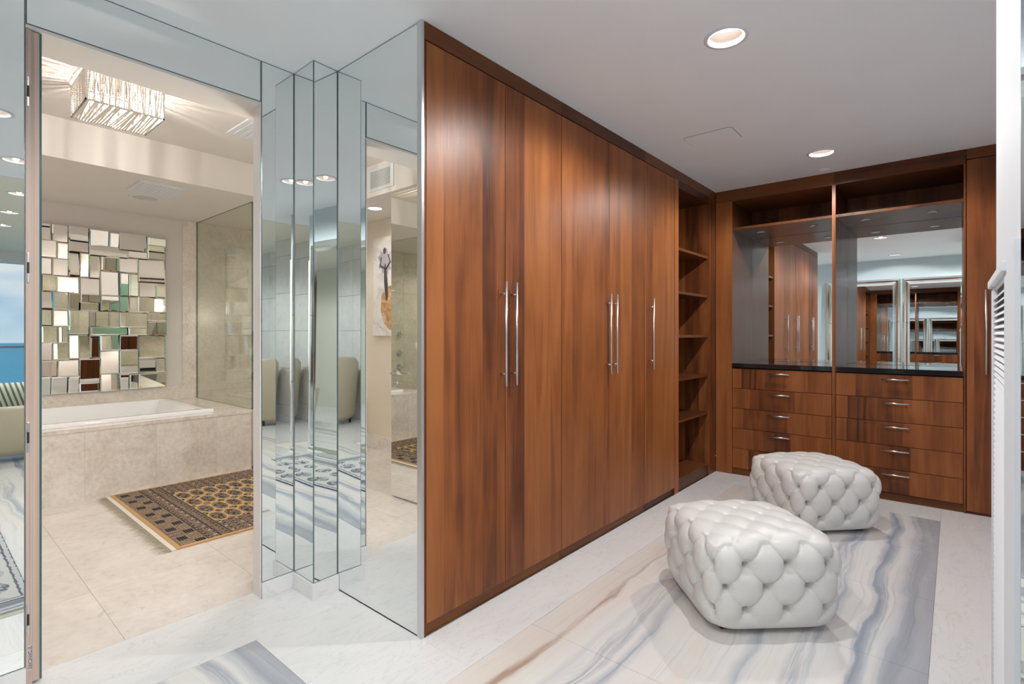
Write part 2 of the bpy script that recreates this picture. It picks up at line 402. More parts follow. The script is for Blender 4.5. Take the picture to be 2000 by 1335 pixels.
tilemat = stone('pale grey wall tile', (.66, .66, .64), (.72, .72, .70), 1.2, .25)
for zi in range(-1, 5):
    for xi in range(6):
        z0, z1 = max(0, .25+.54*zi), min(2.64, .25+.54*(zi+1)); b = MB(); b.box(.45+1.07*xi+.002, .45+1.07*(xi+1)-.002, -1.162, -1.15, z0+.002, z1-.002, .001)
        part('wall_tile', b, tilemat, tw)
mb = MB(); mb.box(.74, 7.0, 2.6, 2.72, 0, 3.0); struct('wall_bedroom_north', mb, M['cream'])
mb = MB(); mb.box(.74, .80, 1.94, 2.6, 0, 3.0); struct('wall_bedroom_west', mb, M['white'])

# baseboards under the mirrors (the marble skirting)
ZB = .077
for nm, bx in (('baseboard_west_south', (XD-.006, XD+.012, YF, DY0)), ('baseboard_west_north', (XD-.006, XD+.012, DY1+.002, 1.282)),
               ('baseboard_pillar_south', (XD+.012, -2.344, 1.270, 1.29)), ('baseboard_pillar_east', (-2.362, -2.344, 1.29, 1.411))):
    mb = MB(); mb.box(bx[0], bx[1], bx[2], bx[3], 0, ZB, .001); struct(nm, mb, M['marble'])

# ------------------------------------------------------------------ mirror panels
def mirror(name, c, w, h, normal_deg, label, edge='edge_l', t=.006, mat='mirror', group='mirror wall panels', bev=.006):
    rim = 1 if bev < .005 else 0
    """upright mirror sheet: c = centre of its front face, normal_deg = heading of the normal (0 = +X, 90 = +Y)"""
    b = MB(); hw, hh = w/2, h/2; n = bev
    o = [(0, -hw, -hh), (0, hw, -hh), (0, hw, hh), (0, -hw, hh)]
    i = [(0, -hw+n, -hh+n), (0, hw-n, -hh+n), (0, hw-n, hh-n), (0, -hw+n, hh-n)]
    bk = [(-t, y, z) for x, y, z in o]; of = [(-.0012, y, z) for x, y, z in o]
    b.face(i, 0)
    for k in range(4):
        b.face([of[k], of[(k+1) % 4], i[(k+1) % 4], i[k]], rim); b.face([bk[k], bk[(k+1) % 4], of[(k+1) % 4], of[k]], 1)
    b.face(list(reversed(bk)), 1)
    o_ = obj(name, b.mesh(name, [M[mat], M[edge]], (0, 0, 0), False), None, c, (0, 0, R(normal_deg)))
    return tag(o_, label, 'mirror', group)
g = .0012
def mwall(y0, y1, z0, z1, lb): mirror('wall_mirror', (XD, (y0+y1)/2, (z0+z1)/2), y1-y0-2*g, z1-z0-2*g, 0, lb, bev=.0028)
mwall(YF, DY0, ZB, ZC, 'tall wall mirror left of the bathroom doorway reflecting sea and rug')
mwall(DY0, DY1, ZD, ZC, 'wide mirror strip over the bathroom doorway under the ceiling')
mwall(DY1+.001, 1.282, ZB, ZC, 'narrow wall mirror between bathroom doorway and stepped mirror pillar')
mirror('wall_mirror', ((XD-2.354)/2, 1.281, (ZB+ZC)/2), .196, ZC-ZB-2*g, -90-.8, 'left, camera-facing side of the stepped mirror pillar', bev=.0028)
mirror('wall_mirror', (-2.3545, 1.3465, (ZB+ZC)/2), .131, ZC-ZB-2*g, 2.9, 'right, narrow side of the stepped mirror pillar', bev=.0028)
mirror('wall_mirror', ((-2.354-1.729)/2, 1.412, ZC/2), .625, ZC-.004, -90, 'full-height mirror on the wardrobe end showing the bathroom again', bev=.0028)
mb = MB(); mb.box(-1.729, -1.699, 1.406, 1.420, 0, ZC-.001, .001); struct('trim_4', mb, M['steel'])
mirror('wall_mirror', (.41, 1.19, ZC/2), .655, ZC-.004, -90, 'mirror with a faceted rim at the right edge of the picture beside the louvre', bev=.018)

# ------------------------------------------------------------------ wardrobes along the left
def bar_handle(parent, x0, y0, z0, z1, out, name='handle', r=.0065):
    """vertical bar; out = vector from door face to bar"""
    ox, oy = out; b = MB()
    b.tube([(x0+ox, y0+oy, z0), (x0+ox, y0+oy, z1)], r, 12)
    for z in (z0+.06, z1-.06): b.tube([(x0, y0, z), (x0+ox, y0+oy, z)], r*.75, 10)
    return part(name, b, M['steel'], parent)
def wardrobe(y0, y1, doors, label, first=False):
    t = thing('wardrobe', label, 'wardrobe', (XW, y0, 0), 'cherry wardrobes')
    b = MB(); b.box(-2.36, XW-.024, y0+.001, y1-.001, .055, 2.52); part('carcass', b, M['wood_in'], t)
    b = MB(); b.box(-2.30, XW-.012, y0+.0015, y1-.0015, 0, .05); part('plinth', b, M['wood_h'], t)
    b = MB(); b.box(-2.36, XW, y0+.0003, y1-.0003, 2.525, ZC-.001); part('fascia', b, M['wood_h'], t)
    for a, c, hy in doors:
        b = MB(); b.box(XW-.022, XW, a+.0022, c-.0022, .054, 2.519, .001); d = part('door', b, M['wood'], t)
        d.location.y += 0
        if hy: bar_handle(d, XW, hy, 1.025, 1.537, (.036, 0))
    return t
w1 = wardrobe(1.4205, 2.425, [(1.431, 1.940, 1.905), (1.940, 2.425, 1.985)], 'cherry wardrobe with two tall doors nearest to the mirror panel')
b = MB(); b.box(-2.36, XW, 1.421, 1.429, 0, 2.524); part('end_panel', b, M['wood'], w1)
wardrobe(2.425, 3.469, [(2.425, 2.959, 2.921), (2.959, 3.469, 3.000)], 'cherry wardrobe with two tall doors and paired bars, middle of the row')
wardrobe(3.469, 3.985, [(3.469, 3.985, 3.535)], 'single-door cherry wardrobe beside the open shelf tower')
t = thing('shelf_tower', 'open cherry shelf tower in the corner between wardrobes and drawers', 'shelf unit', (XW, 3.985, 0))
b = MB(); b.box(-2.30, XW, 3.986, 4.065, 0, 2.524); part('side_panel', b, M['wood'], t)
b = MB(); b.box(-2.30, XW, 4.755, YB-.002, 0, 2.524); part('side_panel', b, M['wood'], t)
b = MB(); b.box(-2.30, -2.27, 4.065, 4.755, .0, 2.524); part('back_panel', b, M['wood_in'], t)
b = MB(); b.box(-2.30, XW, 3.986, YB-.002, 2.525, ZC-.001); part('fascia', b, M['wood_h'], t)
b = MB(); b.box(-2.27, XW, 4.066, 4.754, 2.46, 2.524); part('top_panel', b, M['wood_h'], t)
b = MB(); b.box(-2.27, XW-.01, 4.066, 4.754, 0, .10); part('plinth', b, M['wood_h'], t)
for z in (.565, .905, 1.26, 1.62, 1.975):
    b = MB(); b.box(-2.27, XW-.012, 4.066, 4.754, z-.011, z+.011, .001); part('shelf', b, M['wood_h'], t)

# ------------------------------------------------------------------ back wall: two drawer cabinets with mirrored niches, and a tall cabinet
X0, X1, X2, X3 = -1.551, -.764, -.739, .047
drawer_handle = None
def drawer_cabinet(x0, x1, label, mir, side_l, side_r):
    global drawer_handle
    t = thing('drawer_cabinet', label, 'cabinet', (x0, YB, 0), 'drawer cabinets on the back wall')
    for nm, a, c in (('side_panel',) + side_l, ('side_panel',) + side_r):
        b = MB(); b.box(a, c, YB, YM+.02, .0, 2.494)
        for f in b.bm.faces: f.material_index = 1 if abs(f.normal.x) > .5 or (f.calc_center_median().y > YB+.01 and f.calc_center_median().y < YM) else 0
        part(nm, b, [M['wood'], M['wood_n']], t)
    b = MB(); b.box(x0, x1, YB+.012, YM, 0, .056); part('plinth', b, M['wood_h'], t)
    b = MB(); b.box(side_l[0], side_r[1], YB, YM+.02, 2.495, ZC-.001); part('fascia', b, M['wood_h'], t)
    b = MB(); b.box(x0+.001, x1-.001, YB+.03, YM, .058, .970); part('carcass', b, M['dark'], t)
    b = MB(); b.box(x0, x1, YM-.01, YM+.012, 2.252, 2.494); part('back_panel', b, M['wood_in'], t)
    b = MB(); b.box(x0, x1, YB+.004, YM-.001, 2.229, 2.251, .001); sh = part('shelf', b, M['wood_n'], t)
    for xx in (x0+.22*(x1-x0), x0+.77*(x1-x0)):
        b = MB(); b.lathe((xx, YB+.26, 2.229), [(.036, 0), (.036, -.003), (.028, -.0045), (.026, -.002), (0, -.002)], 24); part('puck_light', b, M['steel'], sh)
    b = MB(); b.box(x0+.001, x1-.001, YM+.0, YM+.006, 1.015, 2.228); fs = b.bm.faces[:]
    part('niche_mirror', b, M['mirror'], t)
    zs = [.060, .2415, .423, .6045, .786, .9675]
    w = x1 - x0; b = MB(); b.box(.003, w-.003, 0, .022, .002, .1795, .0008); dm = b.mesh('drawer', M['wood_d'])
    if drawer_handle is None:
        b = MB(); b.tube([(-.086, -.034, 0), (.086, -.034, 0)], .006, 12)
        for sx in (-.06, .06): b.tube([(sx, 0, 0), (sx, -.034, 0)], .0045, 10)
        drawer_handle = b.mesh('handle', M['steel'])
    for z in zs[:-1]:
        d = obj('drawer', dm, t, (0, 0, z)); obj('handle', drawer_handle, d, (w/2, 0, .146))
    b = MB(); b.box(x0+.001, x1-.001, YB-.008, YM-.001, .976, 1.014, .002)
    return b
c1 = drawer_cabinet(X0, X1, 'cherry drawer cabinet with mirrored niche, left of the two on the back wall', 0, (-1.697, X0), (X1, X2-.0125))
single('worktop', c1, M['black'], 'black glass worktop on the left drawer cabinet', 'worktop', (X0, YB, .976), 'black glass worktops')
c2 = drawer_cabinet(X2, X3, 'cherry drawer cabinet with wider mirrored niche beside the tall right cabinet', 0, (X2-.0125, X2), (X3, X3+.012))
single('worktop', c2, M['black'], 'black glass worktop on the right drawer cabinet', 'worktop', (X2, YB, .976), 'black glass worktops')
t = thing('tall_cabinet', 'tall cherry cabinet with bar handle at the right end of the back wall', 'cabinet', (.062, YB, 0))
b = MB(); b.box(.062, .615, YB+.024, YM, .055, 2.52); part('carcass', b, M['wood_in'], t)
b = MB(); b.box(.062, .615, YB, YM, 2.525, ZC-.001); part('fascia', b, M['wood_h'], t)
b = MB(); b.box(.062, .615, YB+.01, YM, 0, .05); part('plinth', b, M['wood_h'], t)
b = MB(); b.box(.064, .613, YB, YB+.022, .02, 2.519, .001); d = part('door', b, M['wood'], t); bar_handle(d, .165, YB, .998, 1.588, (0, -.036))

# ------------------------------------------------------------------ louvred closet panel on the right
XL = .080
t = thing('louvred_panel', 'white louvred vent panel on the closet block at the right edge', 'louvre', (XL, 1.40, 0))
for nm, bx in (('stile', (XL-.004, XL+.006, 1.24, 1.455, .02, 1.445)), ('stile', (XL-.004, XL+.006, 1.852, 1.94, .02, 1.40)), ('rail', (XL-.002, XL+.006, 1.455, 1.852, .02, .12)),
               ('rail', (XL-.002, XL+.006, 1.455, 1.852, 1.395, 1.43))):
    b = MB(); b.box(*bx, .0015); part(nm, b, M['white'], t)
b = MB(); b.box(XL-.011, XL+.004, 1.40, 1.955, 1.404, 1.424, .003); part('top_moulding', b, M['white'], t)
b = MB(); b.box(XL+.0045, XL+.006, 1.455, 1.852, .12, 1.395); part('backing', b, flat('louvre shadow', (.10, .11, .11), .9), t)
b = MB(); b.prism([(-.0035, 1.455, -.006), (-.0025, 1.455, -.0075), (.0045, 1.455, .004), (.0045, 1.455, .0055)], (0, .397, 0)); sm = b.mesh('slat', M['white'])
for k in range(84): obj('slat', sm, t, (0, -1.40, .13 + k*.0150))

# ------------------------------------------------------------------ ottomans
def tuft(p, q):
    """pillow height in lattice coordinates where buttons sit at integer (p, q)"""
    fp, fq = abs(p - round(p)), abs(q - round(q)); r = math.hypot(fp, fq)
    crease = .065*math.exp(-fp/.028) + .065*math.exp(-fq/.028)
    a = math.atan2(q-round(q), p-round(p)); wr = .06*math.cos(a*18+round(p)*2.1+round(q))*math.exp(-((r-.20)/.12)**2)
    pil = (math.sin(math.pi*fp)*math.sin(math.pi*fq))**.45 if fp*fq > 0 else 0
    return .42*pil - 1.05*math.exp(-(r/.115)**2) - .40*math.exp(-(r/.26)**2) - crease + wr
def tuft_top(p, q):
    fp, fq = abs(p - round(p)), abs(q - round(q)); r = math.hypot(fp, fq)
    return .35*math.sin(math.pi*fp)*math.sin(math.pi*fq) - .55*math.exp(-(r/.09)**2) - .30*math.exp(-(r/.28)**2) - .03*(math.exp(-fp/.05)+math.exp(-fq/.05))
def make_ottoman():
    HW, HT, N = .299, .200, 96; NP = 13; DZ = .098; ZR = .105
    def surf(v):
        x, y, z = v; n = 7.0
        k = (abs(x)**n + abs(y)**n + abs(z)**(4.8 if z > 0 else 12))**(-1/n)
        x, y, z = x*k, y*k, z*k
        zz = (z+1)/2; tap = .93 + .08*math.sin(min(1, max(0, zz*1.15))*math.pi*.5) - .02*zz**3
        return Vector((x*HW*tap, y*HW*tap, z*HT)), zz
    P = 8*HW*.93
    def lat_side(ang, zc):
        s = ang/(2*math.pi)*NP; r = (zc-ZR)/DZ
        return (s + r/2, s - r/2)
    def lat_top(x, y):
        a = .165; u, w = x/a, y/a
        return (u + w + .5, u - w + .5)
    def perim(x, y):             # perimeter angle of a square
        m = max(abs(x), abs(y), 1e-9); x, y = x/m, y/m
        if x >= abs(y): s = y
        elif y >= abs(x): s = 2 - x
        elif -x >= abs(y): s = 4 - y
        else: s = 6 + x
        return s/8*2*math.pi
    b = MB(); bm = b.bm; verts = {}
    def vert(v):
        key = tuple(round(c, 5) for c in v)
        if key in verts: return verts[key]
        p, zz = surf(v); e = 1e-3
        # normal of the plain shape by differences
        vv = Vector(v); ax = [Vector((1, 0, 0)), Vector((0, 1, 0)), Vector((0, 0, 1))]; i = max(range(3), key=lambda k: abs(vv[k])); t1, t2 = ax[(i+1) % 3], ax[(i+2) % 3]
        n = (surf(vv+t1*e)[0]-surf(vv-t1*e)[0]).cross(surf(vv+t2*e)[0]-surf(vv-t2*e)[0]).normalized()
        if n.dot(p) < 0: n = -n
        zc = p.z + HT
        hs = tuft(*lat_side(perim(p.x, p.y), zc)); ht = tuft_top(*lat_top(p.x, p.y))
        w = min(1, max(0, (n.z-.45)/.4)); w = w*w*(3-2*w)
        low = min(1, max(0, (zc-.02)/.10)); low = low*low*(3-2*low)
        h = (hs*(1-w)*low + ht*w*.34)
        if n.z < -.5: h = 0
        crown = .022*w*(1-min(1, math.hypot(p.x, p.y)/.36)**2)
        q = p + n*(h*.039) + Vector((0, 0, crown)); 
        verts[key] = bm.verts.new(q + Vector((0, 0, HT+.006))); return verts[key]
    for i in range(3):
        for sgn in (-1, 1):
            for a in range(N):
                for c in range(N):
                    q = []
                    for da, dc in ((0, 0), (1, 0), (1, 1), (0, 1)):
                        v = [0, 0, 0]; v[i] = sgn
                        v[(i+1) % 3] = math.tan((2*(a+da)/N-1)*math.pi/4); v[(i+2) % 3] = math.tan((2*(c+dc)/N-1)*math.pi/4); q.append(vert(v))
                    if sgn < 0: q.reverse()
                    f = bm.faces.new(q); f.smooth = True
    body = b.mesh('body', M['leather'], (0, 0, 0), False)
    # button places
    from mathutils.bvhtree import BVHTree
    bt = BVHTree.FromPolygons([v.co[:] for v in body.vertices], [tuple(p.vertices) for p in body.polygons])
    spots = []
    for r in range(0, 4):
        for k in range(NP):
            ang = (k + (.5 if r % 2 else 0))/NP*2*math.pi; s8 = ang/(2*math.pi)*8; zc = ZR + r*DZ
            if zc > .36: continue
            if s8 < 1 or s8 >= 7: d = (1, s8 if s8 < 1 else s8-8)
            elif s8 < 3: d = (2-s8, 1)
            elif s8 < 5: d = (-1, 4-s8)
            else: d = (s8-6, -1)
            d = Vector((d[0], d[1], 0)); o = d*.6 + Vector((0, 0, zc+.012))
            h = bt.ray_cast(o, -d.normalized())
            if h[0]: spots.append((h[0], h[1]))
    for i in range(-4, 5):
        for j in range(-4, 5):
            p, q = i, j; u, w = (p+q-1)/2, (p-q)/2; x, y = u*.165, w*.165
            if max(abs(x), abs(y)) < .235:
                h = bt.ray_cast(Vector((x, y, .9)), Vector((0, 0, -1)))
                if h[0]: spots.append((h[0], h[1]))
    bb = MB(); bb.lathe((0, 0, 0), [(.0085, -.003), (.0085, .001), (.006, .0035), (0, .0045)], 12); bmesh_ = bb.mesh('button', M['btn'])
    fb = MB(); fb.box(-.022, .022, -.022, .022, 0, .022, .003); fm = fb.mesh('foot', M['foot'])
    return body, bmesh_, spots, fm
body, btnm, spots, footm = make_ottoman()
for lb, loc, rz in (('near white tufted leather ottoman below the large ceiling light', (-.765, 2.600, 0), R(43.5)), ('far white tufted leather ottoman in front of the drawer cabinets', (-.755, 4.06, 0), R(46))):
    t = thing('tufted_ottoman', lb, 'ottoman', loc, 'tufted ottomans', (0, 0, rz))
    obj('body', body, t)
    for p, n in spots:
        obj('button', btnm, t, p, n.to_track_quat('Z', 'Y').to_euler())
    for sx in (-1, 1):
        for sy in (-1, 1): obj('leg', footm, t, (sx*.19, sy*.19, 0))

# ------------------------------------------------------------------ bathroom shell
ZH, ZL = 2.83, 2.54                                   # upper ceiling, low ceiling over tub and alcove
ceiling('ceiling_bathroom', -4.88, XB, .03, 3.6, ZH, M['bceil'], [(-3.35, 2.7), (-4.3, 3.1)])
mb = MB(); mb.box(-6.6, -4.88, -.6, 3.6, ZL, ZH+.2); mb.box(-4.88, XB, -.6, .03, ZL, ZH+.2); struct('ceiling_bathroom_low', mb, M['bceil'])
mb = MB(); mb.box(-6.70, XK, -.75, 3.75, 0, 3.0); struct('wall_bath_west', mb, M['blush'])
mb = MB(); mb.box(XK, XB, -.75, -.60, 0, 3.0); struct('wall_bath_south', mb, paint('warm sand paint', (.76, .67, .555)))
mb = MB(); mb.box(XK, XB, 3.60, 3.75, 0, 3.0); struct('wall_bath_north', mb, M['shower'])
mb = MB(); mb.box(XT, XB, -.60, -.588, 0, .15, .001); struct('baseboard_bath_south', mb, M['beige_w'])
# stone on the back wall: strip beside the glass, skirting above the tub, shower lining
mb = MB(); mb.box(XK, XK+.012, 2.012, 2.15, .56, ZL); mb.box(XK, XK+.012, -.6, 2.012, .56, .71)
cl = struct('trim_5', mb, M['beige_w'])
mb = MB(); mb.box(XK, XK+.014, 2.15, 3.6, 0, ZL); sw = struct('wall_shower_west', mb, M['grout'])
for i in range(2):
    for j in range(4):
        b = MB(); b.box(XK+.014, XK+.020, 2.15+.725*i+.001, 2.15+.725*(i+1)-.001, .635*j+.001, .635*(j+1)-.001); part('stone_slab', b, M['shower'], sw)

# tub surround: base, deck, front slabs
t = thing('tub_surround', 'beige marble bathtub surround with slab front', 'tub surround', (XT, .8, 0))
TY0, TY1, TX0, TX1 = -.05, 1.86, -6.44, -5.20
b2 = MB(); b2.box(XK+.014, XT-.02, -.598, TY0+.02, 0, .53); b2.box(XK+.014, XT-.02, TY1-.02, 2.15, 0, .53); b2.box(XK+.014, TX0+.02, TY0, TY1, 0, .53); b2.box(TX1-.02, XT-.02, TY0, TY1, 0, .53)
part('base', b2, M['grout'], t)
ys = [-.598, -.04, .43, .90, 1.37, 1.84, 2.15]
for a, c in zip(ys, ys[1:]):
    b = MB(); b.box(XT-.02, XT, a+.0003, c-.0003, 0, .548); part('stone_slab', b, M['beige_w'], t)
for bx in ((XK+.014, TX0+.01, -.598, 2.145), (TX1-.01, XT+.004, -.598, 2.145), (TX0+.01, TX1-.01, TY1-.01, 2.145), (TX0+.01, TX1-.01, -.598, TY0+.01)):
    b = MB(); b.box(bx[0], bx[1], bx[2], bx[3], .53, .56, .001); part('deck_slab', b, M['beige_w'], t)
b = MB(); b.box(XK+.024, XT, 2.145, 2.158, 0, .56); part('end_slab', b, M['beige_w'], t)

# bathtub: rounded rim and basin built from stacked rounded rectangles
def ring(x0, x1, y0, y1, r, z, n=8):
    out = []
    for cx, cyy, a0 in ((x1-r, y1-r, 0), (x0+r, y1-r, 90), (x0+r, y0+r, 180), (x1-r, y0+r, 270)):
        for k in range(n+1): a = R(a0+90*k/n); out.append((cx+r*math.cos(a), cyy+r*math.sin(a), z))
    return out
def shell(levels, cap=True):
    b = MB(); prev = None
    for lv in levels:
        vs = [b.bm.verts.new(p) for p in ring(*lv)]
        if prev:
            for k in range(len(vs)):
                f = b.bm.faces.new((prev[k], prev[(k+1) % len(vs)], vs[(k+1) % len(vs)], vs[k])); f.smooth = True
        prev = vs
    if cap: b.bm.faces.new(prev)
    return b
lv = [(TX0, TX1, TY0, TY1, .03, .561), (TX0, TX1, TY0, TY1, .03, .585), (TX0+.006, TX1-.006, TY0+.006, TY1-.006, .03, .591), (TX0+.075, TX1-.085, TY0+.10, TY1-.115, .05, .591),
      (TX0+.082, TX1-.092, TY0+.107, TY1-.122, .05, .584), (TX0+.10, TX1-.11, TY0+.14, TY1-.16, .06, .46), (TX0+.20, TX1-.14, TY0+.17, TY1-.18, .08, .455),
      (TX0+.22, TX1-.16, TY0+.25, TY1-.26, .1, .20), (TX0+.28, TX1-.22, TY0+.32, TY1-.32, .1, .13)]
t = thing('bathtub', 'white rectangular drop-in bathtub in the marble surround', 'bathtub', (-5.82, .9, .56))
part('shell', shell(lv), M['acryl'], t)
b = MB(); b.lathe((-5.85, .5, .13), [(.035, .0), (.035, .006), (0, .008)], 24); part('drain', b, M['chrome'], t)

# shower glass
def pane_box(name, bx, parent_label, cat='shower glass', group='shower glass panels'):
    b = MB(); fs = b.box(*bx)
    d = [bx[1]-bx[0], bx[3]-bx[2]]; thin_y = d[1] < d[0]
    for i, f in enumerate(fs):
        f.material_index = 0 if (i in (2, 4)) == thin_y and i > 1 else 1
    return b
b = pane_box('x', (XK+.02, XT-.002, 2.146, 2.156, .562, ZL), '')
single('shower_glass', b, [M['glass'], M['gedge']], 'fixed glass shower panel standing on the tub deck', 'shower glass', (-5.8, 2.15, .56))
b = MB(); b.box(XT-.09, XT+.03, 2.16, 3.6, 0, .15, .002); struct('trim_6', b, M['beige_w'])
b = pane_box('x', (XT-.035, XT-.025, 2.16, 3.6, .152, ZL), '')
single('shower_glass', b, [M['glass'], M['gedge']], 'long glass shower front behind the door jamb, on a stone curb', 'shower glass', (XT, 2.9, .15))
def valve(y, z, label, big=True):
    t = thing('shower_valve', label, 'shower valve', (XK+.02, y, z), 'shower valves')
    x = XK+.02; r = .052 if big else .04
    b = MB(); b.tube([(x, y, z), (x+.012, y, z)], [r, r*.92], 28); part('escutcheon', b, M['chrome'], t)
    b = MB(); b.tube([(x+.012, y, z), (x+.045, y, z), (x+.052, y, z)], [.022, .020, .012], 20); part('knob', b, M['chrome'], t)
    b = MB(); b.tube([(x+.034, y, z-.055), (x+.034, y, z+.055)], .006, 10); b.tube([(x+.034, y-.055, z), (x+.034, y+.055, z)], .006, 10); part('cross_handle', b, M['chrome'], t)
valve(2.79, 1.275, 'small chrome shower valve, highest of the column beside the jamb', False)
valve(2.79, .985, 'chrome cross-handle shower valve, middle of the column')
valve(2.79, .765, 'chrome cross-handle shower valve, lowest of the column')
t = thing('rain_shower', 'square ceiling rain shower head in the shower', 'shower head', (-5.75, 2.85, ZL))
b = MB(); b.box(-5.9, -5.6, 2.70, 3.0, 2.37, 2.382, .002); part('spray_plate', b, M['chrome'], t)
b = MB(); b.tube([(-5.75, 2.85, 2.382), (-5.75, 2.85, ZL)], .011, 14); part('arm', b, M['chrome'], t)

# low-ceiling fittings
t = thing('exhaust_vent', 'square white exhaust vent in low ceiling over the tub', 'vent', (-5.26, 1.41, ZL))
b = MB(); b.box(-5.46, -5.06, 1.25, 1.585, ZL-.012, ZL-.0005, .002); part('cover', b, M['white'], t)
for k in range(9):
    b = MB(); b.box(-5.43, -5.09, 1.285+k*.031, 1.304+k*.031, ZL-.015, ZL-.010); part('slat', b, M['white'], t)
t = thing('ceiling_speaker', 'round white ceiling speaker beside the square vent', 'speaker', (-5.68, 1.44, ZL))
b = MB(); b.lathe((-5.68, 1.44, ZL), [(.122, 0), (.122, -.006), (.112, -.009), (.10, -.009), (.098, -.005)], 40); part('rim', b, M['white'], t)
b = MB(); b.lathe((-5.68, 1.44, ZL), [(.098, -.006), (0, -.007)], 40); part('grille', b, flat('speaker mesh', (.55, .55, .58), .6), t)
t = thing('ceiling_grille', 'white air grille in the upper bathroom ceiling near the jamb', 'vent', (-4.03, 1.9, ZH))
b = MB(); b.box(-4.25, -3.83, 1.60, 2.20, ZH-.012, ZH-.0005, .003); part('cover', b, M['white'], t)
for k in range(12):
    b = MB(); b.box(-4.22, -3.86, 1.64+k*.045, 1.665+k*.045, ZH-.016, ZH-.010); part('slat', b, M['white'], t)
t = thing('wall_vent', 'white louvred vent on bathroom bulkhead, seen in the mirror panel', 'vent', (-3.92, .03, 2.68))
b = MB(); b.box(-4.12, -3.75, .0305, .040, 2.585, 2.785, .003); part('cover', b, M['white'], t)
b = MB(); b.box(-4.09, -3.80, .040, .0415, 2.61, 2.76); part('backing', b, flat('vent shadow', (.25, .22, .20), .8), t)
for k in range(11):
    b = MB(); b.prism([(-4.09, .041, 2.612+k*.0135), (-4.09, .046, 2.610+k*.0135), (-4.09, .046, 2.616+k*.0135), (-4.09, .041, 2.620+k*.0135)], (.29, 0, 0)); part('slat', b, M['white'], t)
def bath_light(x, y, z, label, hole):
    t = downlight((x, y), z, label, P_BATH, 'bathroom ceiling lights', 150, (1, .96, .915), .06) if hole else None
downlight((-3.35, 2.7), ZH, 'added out-of-view recessed light in upper bathroom ceiling near the vanity', P_BATH, 'bathroom ceiling lights', 150, (1, .96, .915))  # lamp added in the hidden part of the bathroom to brighten it
downlight((-4.3, 3.1), ZH, 'added out-of-view recessed light in upper bathroom ceiling near the shower', P_BATH, 'bathroom ceiling lights', 150, (1, .96, .915))  # second added lamp, out of view, bathroom fill
def surface_light(x, y, z, label, power):
    t = thing('ceiling_light', label, 'ceiling light', (x, y, z), 'bathroom ceiling lights')
    b = MB(); b.lathe((x, y, z), [(.092, 0), (.092, -.006), (.07, -.010), (.066, -.006)], 36); part('trim_ring', b, M['white'], t)
    b = MB(); b.lathe((x, y, z), [(.066, -.006), (0, -.006)], 32); part('lens', b, M['lamp'], t)
    lamp('downlight_beam', 'SPOT', (x, y, z-.02), power, (1, .96, .915), .05, t, 150, .6)
surface_light(-4.41, -.23, ZL, 'ceiling light in front of the dancer painting', P_BATH)
surface_light(-5.75, 3.2, ZL, 'added ceiling light inside the shower, out of view', P_BATH*1.1)  # added lamp, no such fixture seen, lights the shower
surface_light(-5.85, .05, ZL, 'added ceiling light over the hidden end of the tub', P_BATH)  # out-of-view lamp added to light the tub side

# chandelier
K = 1.35; cx0, cx1, cy0, cy1 = -3.095*K, -2.808*K, .499*K, .785*K; zb, zt = HC+K, ZH
t = thing('crystal_chandelier', 'square crystal flush chandelier glowing on the bathroom ceiling', 'chandelier', ((cx0+cx1)/2, (cy0+cy1)/2, zt))
b = MB()
for z in (zb, zt-.012):
    for p, q in (((cx0, cy0), (cx1, cy0)), ((cx1, cy0), (cx1, cy1)), ((cx1, cy1), (cx0, cy1)), ((cx0, cy1), (cx0, cy0))):
        b.box(min(p[0], q[0])-.004, max(p[0], q[0])+.004, min(p[1], q[1])-.004, max(p[1], q[1])+.004, z-.004, z+.004)
for x in (cx0, cx1):
    for y in (cy0, cy1): b.box(x-.004, x+.004, y-.004, y+.004, zb, zt-.008)
part('frame', b, M['chrome'], t)
b = MB(); b.box(cx0+.03, cx1-.03, cy0+.03, cy1-.03, zt-.008, zt-.0005, .002); part('ceiling_plate', b, M['chrome'], t)
n = NT('crystal'); n.set(Base_Color=(1, .95, .88, 1), Roughness=.12); n.b.inputs['Transmission Weight'].default_value = .25; n.b.inputs['Specular IOR Level'].default_value = .9; cry = n.m
def strand(p, q):
    b = MB(); p, q = Vector(p), Vector(q); L = (q-p).length; k = max(3, int(L/.011)); pts, rs = [], []
    for i in range(2*k+1): pts.append(p.lerp(q, i/(2*k))); rs.append(.0068 if i % 2 else .0026)
    b.tube(pts, rs, 6); part('crystal_strand', b, cry, t)
ns = 26
for (a, c) in (((cx1, cy0), (cx1, cy1)), ((cx0, cy0), (cx0, cy1)), ((cx0, cy0), (cx1, cy0)), ((cx0, cy1), (cx1, cy1))):
    for i in range(ns):
        f0 = (i+.5)/ns; f1 = min(.99, max(.01, f0 + random.uniform(-.05, .05)))
        strand((a[0]+(c[0]-a[0])*f0, a[1]+(c[1]-a[1])*f0, zt-.014), (a[0]+(c[0]-a[0])*f1, a[1]+(c[1]-a[1])*f1, zb+.004))
for i in range(ns):
    f0 = (i+.5)/ns; f1 = min(.99, max(.01, f0 + random.uniform(-.06, .06)))
    strand((cx0, cy0+(cy1-cy0)*f0, zb), (cx1, cy0+(cy1-cy0)*f1, zb))
for i, (fx, fy) in enumerate(((.28, .25), (.72, .27), (.3, .75), (.72, .72))):
    x, y = cx0+(cx1-cx0)*fx, cy0+(cy1-cy0)*fy
    b = MB(); b.lathe((x, y, zt-.008), [(.010, 0), (.010, -.04), (.0, -.04)], 12); b.mi = 1
    b.lathe((x, y, zt-.048), [(.0, 0), (.008, -.002), (.012, -.02), (.008, -.036), (0, -.040)], 12); part('bulb', b, [M['chrome'], M['bulb']], t)
    lamp('bulb_glow', 'POINT', (x, y, zt-.115), P_CHAND, (1, .93, .86), .012, t)

